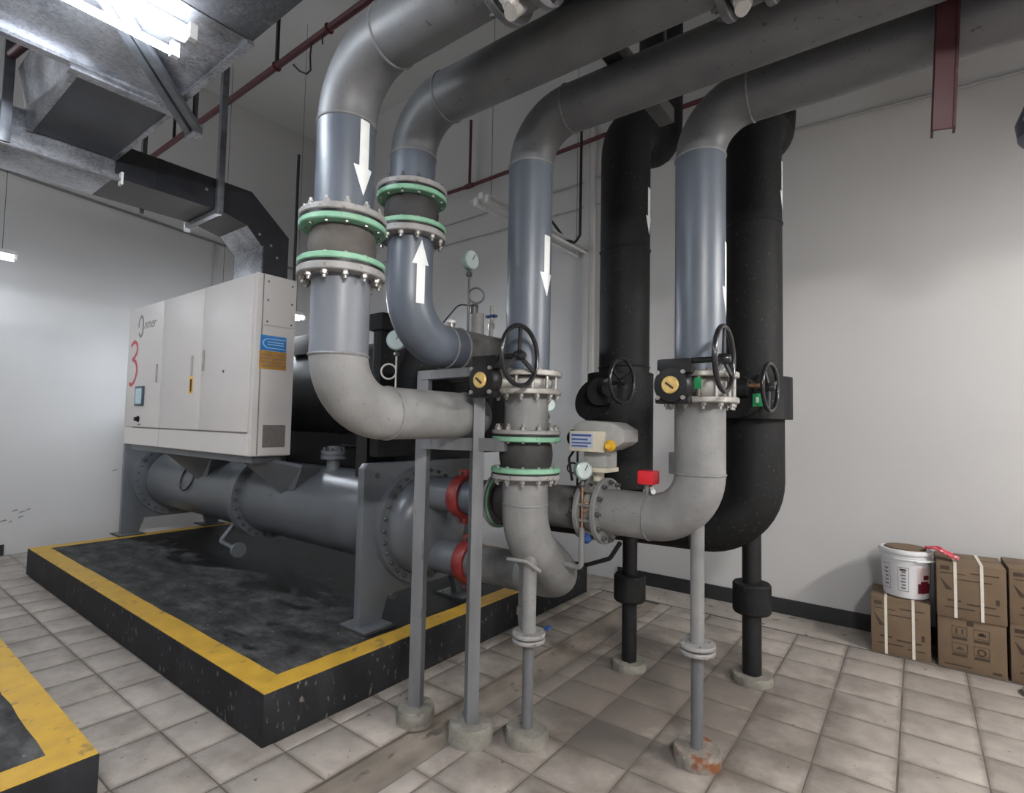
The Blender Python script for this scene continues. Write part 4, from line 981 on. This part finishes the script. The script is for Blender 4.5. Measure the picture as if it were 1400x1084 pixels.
# ------------------------------------------------------------------ steel rack
rk = thing('pipe_rack', (-1.87, 1.96, 0), 'grey steel channel rack of two posts carrying the left grey elbows', 'rack')
U1, U2 = (-2.035, 1.935), (-1.715, 1.99)
def channel(p0, p1, w, d, up, name='post', t=.006):
    p0, p1 = V(p0), V(p1); dr = (p1-p0).normalized(); q = V(up).normalized(); u = q.cross(dr).normalized()
    mb = MB(); L = (p1-p0).length
    prof = [(-w/2, -d/2), (w/2, -d/2), (w/2, d/2), (w/2-t*1.2, d/2), (w/2-t*1.2, -d/2+t), (-w/2+t*1.2, -d/2+t), (-w/2+t*1.2, d/2), (-w/2, d/2)]
    poly = [p0 + u*a + q*b_ for a, b_ in prof]; k = len(poly); vs = poly + [p + dr*L for p in poly]
    fs = [((i+1) % k, i, k+i, k+(i+1) % k) for i in range(k)]
    fs += [(0, 1, 4, 5), (1, 2, 3, 4), (0, 5, 6, 7), (k+5, k+4, k+1, k), (k+4, k+3, k+2, k+1), (k+7, k+6, k+5, k)]
    mb.add(vs, fs); return part(name, mb, 'steel', rk)
channel((U1[0], U1[1], .03), (U1[0], U1[1], 1.745), .062, .05, (-.4, 1, 0))
channel((U2[0], U2[1], .03), (U2[0], U2[1], 1.765), .075, .055, (.55, .75, 0))
dv = (V((U2[0], U2[1], 0))-V((U1[0], U1[1], 0))).normalized()
ZT, ZM = 1.74, 1.392
part('crossbar', MB().bar(V((U1[0], U1[1], ZT))-dv*.025, V((U2[0], U2[1], ZT+.012))+dv*.03, .055, .045), 'steel', rk)
part('crossbar', MB().bar(V((U1[0], U1[1], ZM)), V((U2[0], U2[1], ZM+.006))+dv*.165, .055, .06), 'steel', rk)
disc_foot(rk, U1[0], U1[1], .095, .075, 'concrete', 11); disc_foot(rk, U2[0], U2[1], .105, .085, 'concrete', 12)

# ------------------------------------------------------------------ ducts, upper left
bd = thing('exhaust_duct', (-4.05, 2.1, CT), 'black sheet-metal duct rising from the cabinet top and bending toward the galvanised duct', 'duct')
DX0, DX1 = -4.28, -3.86
prof = [(1.985, CT), (1.985, 2.775), (1.87, 2.90), (1.68, 2.945), (1.06, 2.945), (1.06, 3.155), (1.89, 3.155), (2.19, 2.895), (2.19, CT)]
def side(x, nm):
    return part(nm, MB().prism([(x, y, z) for y, z in prof], (.008, 0, 0)), 'ductblack', bd)
side(DX1, 'duct_side'); side(DX0-.008, 'duct_side')
fr = MB(); bt = MB(); tp = MB()
for i, (a, b_) in enumerate(zip(prof[:4], prof[1:5])):
    (fr if i < 2 else bt).add([(DX0, *a), (DX1, *a), (DX1, *b_), (DX0, *b_)], [(0, 1, 2, 3)])
for a, b_ in zip(prof[5:8], prof[6:9]): tp.add([(DX0, *a), (DX1, *a), (DX1, *b_), (DX0, *b_)], [(0, 1, 2, 3)])
part('inner_throat', fr, 'galv', bd, label='speckled galvanised throat of the elbow')
part('duct_bottom', bt, mat('duct_bottom_dark', (.09, .088, .085), .5, .3, var=.2, vscale=6), bd); part('duct_top', tp, 'ductblack', bd)
part('seam_flange', MB().bar((DX1+.010, 1.30, 2.945), (DX1+.010, 1.30, 3.155), .03, .006, up=(1, 0, 0)), 'ductblack', bd)
part('corner_strip', MB().box((DX1-.004, 1.98, CT), (DX1+.010, 1.992, 2.78)), 'galv', bd)
for y, z in ((1.96, 2.86), (2.05, 2.80), (1.58, 3.06), (2.1, 2.72)): part('rivet', MB().cyl((DX1+.008, y, z), (DX1+.012, y, z), .010, 8), 'bolt', bd)
gd = thing('galvanised_duct', (-4.05, .2, 2.94), 'silver galvanised duct continuing from the black duct toward the left edge', 'duct')
part('duct_body', MB().box((DX0-.004, -2.2, 2.943), (DX1+.004, 1.06, 3.158)), 'galv', gd, bevel=.003)
part('corner_angle', MB().box((DX1+.005, -2.2, 2.925), (DX1+.045, 1.085, 2.933)).box((DX1+.005, -2.2, 2.925), (DX1+.011, 1.085, 2.965)), 'galv', gd)
part('angle_end', MB().box((DX1+.0, 1.08, 2.90), (DX1+.05, 1.092, 2.975)), 'white', gd)
brn = thing('branch_duct', (-3.4, .85, 3.05), 'dark square branch duct between the galvanised duct and main duct', 'duct')
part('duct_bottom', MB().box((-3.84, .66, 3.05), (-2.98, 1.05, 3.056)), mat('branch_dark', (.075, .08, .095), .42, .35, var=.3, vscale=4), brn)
part('duct_side', MB().prism([(-3.84, .655, 3.05), (-2.95, .655, 3.05), (-2.95, .60, 3.36), (-3.84, .60, 3.36)], (0, .006, 0)), 'galv', brn)
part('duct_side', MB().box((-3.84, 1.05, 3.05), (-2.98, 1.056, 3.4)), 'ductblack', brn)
part('duct_top', MB().box((-3.84, .60, 3.36), (-2.98, 1.05, 3.366)), 'galv', brn)
for y in (.66, 1.048): part('edge_flange', MB().bar((-3.84, y, 3.046), (-2.98, y, 3.046), .022, .010), 'galv', brn)
part('end_flange', MB().box((-3.02, .63, 3.035), (-2.965, 1.075, 3.052)), 'galv', brn)
md = thing('main_duct', (-2.55, -.3, 3.06), 'wide silver galvanised main duct overhead above the lit tube lamp', 'duct')
part('duct_body', MB().box((-2.95, -2.6, 3.06), (-2.18, 1.035, 3.75)), 'galv', md, bevel=.004)
part('edge_flange', MB().box((-2.975, -2.6, 3.045), (-2.93, 1.045, 3.062)), 'galv', md)
part('end_flange', MB().box((-2.975, 1.02, 3.045), (-2.175, 1.05, 3.062)), 'galv', md)
# angle-iron brace under the main duct
br = thing('duct_brace', (-2.7, .85, 3.0), 'pair of grey angle irons running diagonally under the main duct', 'bracket')
for o in (0, .065):
    part('angle_iron', MB().bar((-3.08+o, 1.165+o*.3, 3.015), (-2.34+o, .57, 3.03), .035, .03), 'strut', br)
part('end_plate', MB().box((-3.10, 1.15, 2.99), (-3.0, 1.20, 3.05)), 'galv', br)
part('rod', MB().cyl((-3.06, 1.18, 3.05), (-3.06, 1.18, 3.7), .014, 8), 'strut', br)
solo('red_pipe_stub', MB().cyl((-3.83, .56, 3.40), (-3.52, .60, 3.40), .022, 12), 'redsteel', 'short red pipe glimpsed behind the square strut at the left edge', 'pipe')
def hanger(name, x, y, z0, z1, w, label, bar=None):
    t = thing(name, (x, y, z0), label, 'bracket')
    part('strut', MB().box((x-w/2, y-w/2, z0), (x+w/2, y+w/2, z1)), 'strut', t, bevel=.003)
    if bar:
        part('trapeze_bar', MB().bar(bar[0], bar[1], .035, .03), 'galv', t)
        part('bar_end', MB().box((bar[0][0]-.012, bar[0][1]-.02, bar[0][2]-.04), (bar[0][0]+.004, bar[0][1]+.02, bar[0][2]+.03)), 'white', t)
    return t
hanger('duct_hanger', -3.825, 1.655, 2.905, ZC, .042, 'dark square strut holding the trapeze bar under the black duct', ((-4.33, 1.655, 2.925), (-3.80, 1.655, 2.925)))
hanger('duct_hanger', -3.82, .56, 2.93, ZC, .045, 'dark square strut at the left edge beside the galvanised duct')
hanger('duct_hanger', -4.35, 1.36, 2.93, ZC, .03, 'thin strut standing behind the black duct').__setitem__('label', 'thin dark strut behind the black duct near the diagonal brace')

# ------------------------------------------------------------------ lamps
TUBES = {}
def tube_mat(p, c):
    if (p, c) not in TUBES: TUBES[p, c] = mat('lamp_tube', COOL if c else WARM, .4, emit=p)
    return TUBES[p, c]
COOL, WARM = (.86, .925, 1), (1, .975, .95)
def batten(c, L, axis, lit, label, zsus=None, power=None, w=.11, bare=False, cool=True):
    """twin-tube batten, tubes along the axis ('x' or 'y')"""
    c = V(c); t = thing('tube_lamp', c, label, 'lamp')
    d = V((1, 0, 0)) if axis == 'x' else V((0, 1, 0)); s = V((0, 1, 0)) if axis == 'x' else V((1, 0, 0))
    part('housing', MB().bar(c-d*L/2+Z*.035, c+d*L/2+Z*.035, .05, .05, up=Z), 'white', t, bevel=.004)
    rf_ = MB()
    for sg in (-1, 1):
        a = c + s*sg*.025 + Z*.03; b_ = c + s*sg*(w+.01) + Z*.003
        rf_.prism([a-d*L/2, a+d*L/2, b_+d*L/2, b_-d*L/2], (0, 0, .004))
    if not bare: part('reflector', rf_, 'white', t)
    for sg in (-1, 1):
        part('tube', MB().cyl(c-d*(L/2-.03)+s*sg*w*.55-Z*.012, c+d*(L/2-.03)+s*sg*w*.55-Z*.012, .014, 16), tube_mat(LAMP_POWER if power is None else power, cool) if lit else 'tubeoff', t)
        for e in (-1, 1):
            q = c + d*e*(L/2-.015) + s*sg*w*.55
            part('lamp_holder', MB().box(q-V((.014, .014, .03)), q+V((.014, .014, .03))), 'white', t)
    if zsus:
        for e in (-1, 1): part('suspension_wire', MB().cyl(c+d*e*L*.42+Z*.06, V((c.x, c.y, zsus))+d*e*L*.42, .0022, 6), 'cable', t)
    return t
batten((-2.30, .245, 2.99), 1.2, 'y', True, 'bright twin-tube batten lamp under the main duct at the upper left', 3.06, w=.15, bare=True)
batten((-6.9, .54, 3.0), 1.22, 'y', True, 'lit tube lamp at the left edge hanging before the left wall', ZC, 17)
batten((-5.5, 2.85, 2.64), .95, 'y', True, 'small lit lamp glimpsed between the cabinet and nearest grey riser', ZC, 140)
batten((-2.78, 4.03, 3.30), 1.66, 'y', False, 'unlit white batten lamp hanging on wires behind the middle riser', ZC)
# lamps outside the frame: right aisle one first, then two added as fill
batten((2.3, 3.1, 2.92), 1.2, 'y', True, 'lit tube lamp over the right aisle by the cartons', ZC, 250, cool=False)
batten((1.3, -.4, 2.92), 1.2, 'y', True, 'unseen tube lamp added as fill over the aisle in front of the pipes', ZC, 330, cool=False)
batten((-5.0, -1.2, 3.3), 1.2, 'y', True, 'unseen bare tube lamp added above the second machine pad to brighten the ceiling', ZC, 80, bare=True)

# ------------------------------------------------------------------ red sprinkler pipes
sp = thing('sprinkler_pipe', (-4, 2.0, 4.1), 'dark red sprinkler pipe high above the black duct at upper left', 'pipe')
part('pipe', MB().cyl((-7.7, 1.985, 4.12), (-1.0, 1.985, 4.12), .024, 16), 'red', sp)
for x in (-6.4, -5.6, -3.76): part('hanger_rod', MB().box((x-.012, 1.975, 4.12), (x+.012, 1.995, ZC)), 'black', sp)
for x in (-3.76, -3.1): part('clamp', MB().torus((x, 1.985, 4.12), (1, 0, 0), .028, .008, 20, 6), 'red', sp)
part('hook', MB().tube([(-3.30, 1.985, 4.15), (-3.29, 1.97, 4.0), (-3.26, 1.96, 3.88), (-3.29, 1.95, 3.86), (-3.36, 1.94, 3.90), (-3.43, 1.93, 3.97)], .006, 8), 'cable', sp, label='loose black wire hook')
part('hook', MB().tube([(-3.17, 1.985, 4.12), (-3.15, 1.97, 4.06), (-3.13, 1.96, 4.01)], .005, 8), 'cable', sp)
s2 = thing('sprinkler_pipe', (-3.6, 4.7, 4.4), 'dark red sprinkler pipe along the back wall seen between the grey risers', 'pipe')
part('pipe', MB().tube([(-5.6, 4.74, 4.38), (-4.2, 4.74, 4.38), (-2.4, 4.74, 4.44), (2.5, 4.74, 4.5)], .022, 14), 'red', s2)
part('upright', MB().cyl((-4.30, 4.74, 4.38), (-4.30, 4.74, 5.20), .018, 12), 'red', s2)
part('branch_tee', MB().cyl((-4.36, 4.74, 4.38), (-4.24, 4.74, 4.38), .030, 12), 'red', s2)
for x in (-2.35, -.9): part('wall_bracket', MB().box((x-.015, 4.73, 4.36), (x+.015, YW-.002, 4.40)), 'red', s2)

# red steel hanger upper right
rh = thing('red_steel_bracket', (.085, 2.32, 2.54), 'dark red steel channel hanging down between the overhead pipes at upper right', 'bracket')
part('web', MB().bar((.088, 2.31, 2.54), (.140, 2.31, 3.6), .062, .010, up=(.25, -1, 0)), 'redsteel', rh)
part('flange_plate', MB().bar((.058, 2.335, 2.54), (.106, 2.335, 3.6), .008, .055, up=(0, 1, 0)), 'redsteel', rh)
part('flange_plate', MB().bar((.118, 2.335, 2.54), (.170, 2.335, 3.6), .008, .055, up=(0, 1, 0)), 'redsteel', rh)
# blue-grey fitting in the upper right corner
bf = thing('pipe_end_fitting', (.40, 2.9, 2.62), 'dark blue-grey rounded fitting cut by the right picture edge', 'pipe fitting')
part('body', MB().lathe((.435, 2.92, 2.645), (.30, .10, .95), [(.03, 0), (.10, .02), (.125, .08), (.12, .16), (.08, .24), (.07, .45)], 32), 'duskblue', bf)
part('bolt', MB().cyl((.385, 2.865, 2.74), (.360, 2.845, 2.745), .010, 8), 'bolt', bf)
part('rod', MB().cyl((.56, 2.96, 3.04), (.56, 2.96, ZC), .02, 10), 'strut', bf)

# ------------------------------------------------------------------ cables and trunking
ctk = thing('cable_trunking', (-2.69, YW, 1.9), 'pale grey vertical cable trunking on the back wall beside the left black pipe', 'cable trunking')
part('channel', MB().box((-2.75, YW-.06, 1.72), (-2.69, YW, 4.62)), 'trunk', ctk)
part('cover', MB().box((-2.69, YW-.05, 1.72), (-2.64, YW, 4.62)), 'wall', ctk)
solo('hanging_cable', MB().tube(arc_path([(-2.577, 4.45, 4.9), (-2.579, 4.45, 3.34), (-2.64, 4.45, 3.27), (-2.77, 4.45, 3.36), (-2.885, 4.45, 3.517), (-2.993, 4.45, 3.646)], .035, 6), .014, 10), 'cable', 'black cable hanging in a loop beside the pale wall trunking', 'cable')
solo('hanging_rod', MB().cyl((-4.72, 2.75, 2.2), (-4.72, 2.75, 4.05), .014, 8), 'cable', 'thin black rod standing behind the cream cabinet near the nearest riser', 'rod')
solo('conduit_drop', MB().cyl((XW+.02, 3.30, 2.2), (XW+.02, 3.30, 3.93), .010, 8), 'conduit', 'thin grey conduit dropping down left wall behind the cabinet', 'conduit')

# ------------------------------------------------------------------ cartons and bucket
def carton(x0, x1, y0, d, z0, h, label, rot, straps=(), marks='lines'):
    cx = (x0+x1)/2; t = thing('carton', (cx, y0+d/2, z0), label, 'box', 'cartons by the back wall')
    R = Matrix.Rotation(rot, 4, 'Z'); c = V((cx, y0+d/2, z0)); T = Matrix.Translation(c) @ R
    w = x1-x0
    def loc(mb):
        mb.v = [T @ p for p in mb.v]; return mb
    part('box', loc(MB().box((-w/2, -d/2, 0), (w/2, d/2, h))), 'card', t, bevel=.006)
    part('lid_seam', loc(MB().box((-w/2+.01, -.004, h), (w/2-.01, .004, h+.0012))), 'ink', t)
    F = T @ XF((0, -d/2-.0006, 0))
    def mark(a, b_, c_, d_, name='printed_mark', m='ink'): part(name, rect(F, -w/2+a*w, b_*h, -w/2+c_*w, d_*h, .0008), m, t)
    for sx in straps:
        a = sx*w - w/2
        part('strap', loc(MB().box((a-.008, -d/2-.003, 0.002), (a+.008, -d/2-.0008, h)).box((a-.008, -d/2-.003, h), (a+.008, d/2, h+.002))), 'strap', t, label='white plastic strap')
    if marks == 'lines':
        for a, b_, c_, d_ in ((.06, .86, .2, .93), (.06, .795, .42, .81), (.5, .83, .9, .85), (.3, .70, .8, .715), (.16, .30, .36, .33), (.44, .27, .85, .295), (.12, .18, .55, .20), (.62, .15, .9, .17), (.85, .34, .9, .44)): mark(a, b_, c_, d_)
        part('printed_triangle', MB().prism([F @ V((-w/2+.05*w, .72*h, 0)), F @ V((-w/2+.24*w, .5*h, 0)), F @ V((-w/2+.14*w, .5*h, 0))], (F.to_3x3() @ V((0, 0, .0008)))), 'ink', t)
    elif marks == 'icons':
        for i in range(2):
            for j in range(2):
                bx, by = .22+.32*i, .62-.32*j
                mark(bx, by-.03, bx+.22, by+.02)
                part('printed_frame', MB().tube([F @ V((-w/2+x*w, y*h, .0008)) for x, y in ((bx, by+.05), (bx+.22, by+.05), (bx+.22, by+.22), (bx, by+.22))], .0012, 4, True), 'ink', t)
        mark(.27, .70, .30, .80); mark(.36, .70, .39, .80)
        for k in range(3): mark(.60+.025*k, .72+.03*(k % 2), .65+.03*k, .77+.02*(k % 2))
        part('printed_icon', MB().prism([F @ V((-w/2+x*w, y*h, 0)) for x, y in ((.27, .40), (.33, .46), (.40, .40))], (F.to_3x3() @ V((0, 0, .0008)))), 'ink', t)
        part('printed_icon', MB().torus(F @ V((-w/2+.65*w, .42*h, .0008)), F.to_3x3() @ V((0, 0, 1)), .018, .0035, 16, 4), 'ink', t)
        mark(.44, .88, .54, .97); mark(.1, .08, .5, .10); mark(.8, .06, .92, .10)
    return t
carton(-.272, .050, 4.47, .36, 0.004, .372, 'brown strapped carton under the white bucket', .02, (.26, .72))
carton(.088, .418, 4.47, .36, .004, .322, 'brown carton with handling icons, bottom of the middle stack', .0, (), 'icons')
carton(.084, .420, 4.46, .36, .326, .345, 'brown strapped carton on top of the middle stack', .015, (.28, .66))
carton(.435, .770, 4.47, .36, .004, .345, 'brown carton at the right picture edge, bottom of its stack', -.01, ())
carton(.432, .765, 4.47, .36, .349, .335, 'brown carton at the right picture edge, topmost of its stack', .01, ())
BX, BY, BZ = -.075, 4.63, .380
bk = thing('bucket', (BX, BY, BZ), 'white plastic paint bucket with printed labels standing on the leftmost carton', 'bucket')
BR0, BR1, BH = .128, .146, .305
part('pail', MB().lathe((BX, BY, BZ), Z, [(BR0-.01, 0), (BR0, .008), (BR1-.006, BH-.05), (BR1+.002, BH-.048), (BR1+.003, BH-.03), (BR1-.003, BH-.028), (BR1, BH)], 48), 'bucket', bk)
part('lid', MB().lathe((BX, BY, BZ+BH), Z, [(BR1-.01, -.012), (BR1+.008, -.012), (BR1+.010, .0), (BR1+.004, .014), (BR1-.012, .016), (BR1-.022, .006), (.001, .004)], 48), 'bucket', bk)
part('cardboard_disc', MB().cyl((BX-.0, BY+.02, BZ+BH+.006), (BX, BY+.02, BZ+BH+.019), BR1-.03, 32), 'card', bk, label='brown cardboard disc on the lid')
def wrap(a0, a1, z0, z1, m, nm, off=.001, lab=None):
    mb = MB(); n = 8; vs = []
    for i in range(n+1):
        a = math.radians(a0+(a1-a0)*i/n)
        for z in (z0, z1):
            r = BR0 + (BR1-.006-BR0)*(z-.008)/(BH-.058) + off
            vs.append((BX+r*math.cos(a), BY+r*math.sin(a), BZ+z))
    mb.add(vs, [(2*i, 2*i+2, 2*i+3, 2*i+1) for i in range(n)]); return part(nm, mb, m, bk, lab)
wrap(-62, -18, .035, .215, 'pinklabel', 'picture_label', .001, 'pale pink label with dark crimson picture')
wrap(-60, -18, .045, .11, 'crimson', 'label_picture', .002); wrap(-45, -25, .135, .165, 'crimson', 'label_picture', .002); wrap(-53, -28, .10, .125, 'crimson', 'label_picture', .0025)
for a0, a1, z0, z1 in ((-108, -82, .05, .054), (-108, -82, .205, .209), (-108, -107, .05, .209), (-83, -82, .05, .209), (-152, -128, .05, .054), (-152, -128, .215, .219), (-129, -128, .05, .219)):
    wrap(a0, a1, z0, z1, 'inkgrey', 'label_border', .0015)
for i in range(6): wrap(-101+(2 if i % 2 else 0), -89, .066+.021*i, .077+.021*i, 'inkgrey', 'label_text', .0015)
wrap(-103, -88, .185, .198, 'ink', 'label_text', .0015)
for i in range(5): wrap(-148+2*(i % 3), -134, .075+.026*i, .086+.026*i, 'inkgrey', 'label_text', .0015)
part('handle', MB().tube([(BX+.148*math.cos(a)*1.0, BY-.148*math.sin(a), BZ+BH-.035-.010*math.sin(a)) for a in [PI*i/16*.999+.001 for i in range(17)]], .0035, 6), 'white', bk)
part('handle_grip', MB().tube([(BX+.06, BY-.150, BZ+BH-.046), (BX+.12, BY-.12, BZ+BH-.043), (BX+.16, BY-.08, BZ+BH-.04)], .006, 8), 'white', bk)
# crumpled wrapper on bucket and carton
wr = MB(); rn = random.Random(4); N = 9
W0, W1 = V((BX+.10, BY-.03, BZ+BH+.030)), V((BX+.275, BY-.13, .690))
rows = []
for i in range(N+1):
    t_ = i/N; c = W0.lerp(W1, t_) + V((0, 0, .024*math.sin(PI*min(1, t_*1.2)))); ww = .030 + .016*math.sin(PI*t_)
    rows.append([c + V((0.25*(j-3)/3*ww, (j-3)/3*ww*1.2, rn.uniform(-.008, .010))) for j in range(7)])
vs = [p for r_ in rows for p in r_]; up = V((0, 0, .006)); k = 7; Nn = len(vs); fs = []
for i in range(N):
    for j in range(k-1):
        a = (i*k+j, (i+1)*k+j, (i+1)*k+j+1, i*k+j+1); fs.append(tuple(x+Nn for x in a)); fs.append(a[::-1])
for i in range(N):
    for j in (0, k-1): fs.append((i*k+j, (i+1)*k+j, (i+1)*k+j+Nn, i*k+j+Nn))
for j in range(k-1):
    for i in (0, N): fs.append((i*k+j, i*k+j+1, i*k+j+1+Nn, i*k+j+Nn))
wr.add(vs+[p+up for p in vs], fs)
solo('plastic_wrapper', wr, 'wrapper', 'crumpled red and white plastic wrapper lying across bucket lid and carton', 'wrapper')
# loose concrete disc by the cartons
ld_ = MB()
lf = thing('concrete_disc', (.55, 4.30, 0), 'grey concrete pipe foot on the floor before the right carton stack', 'concrete foot')
disc_foot(lf, .56, 4.32, .10, .03, 'concrete', 21)
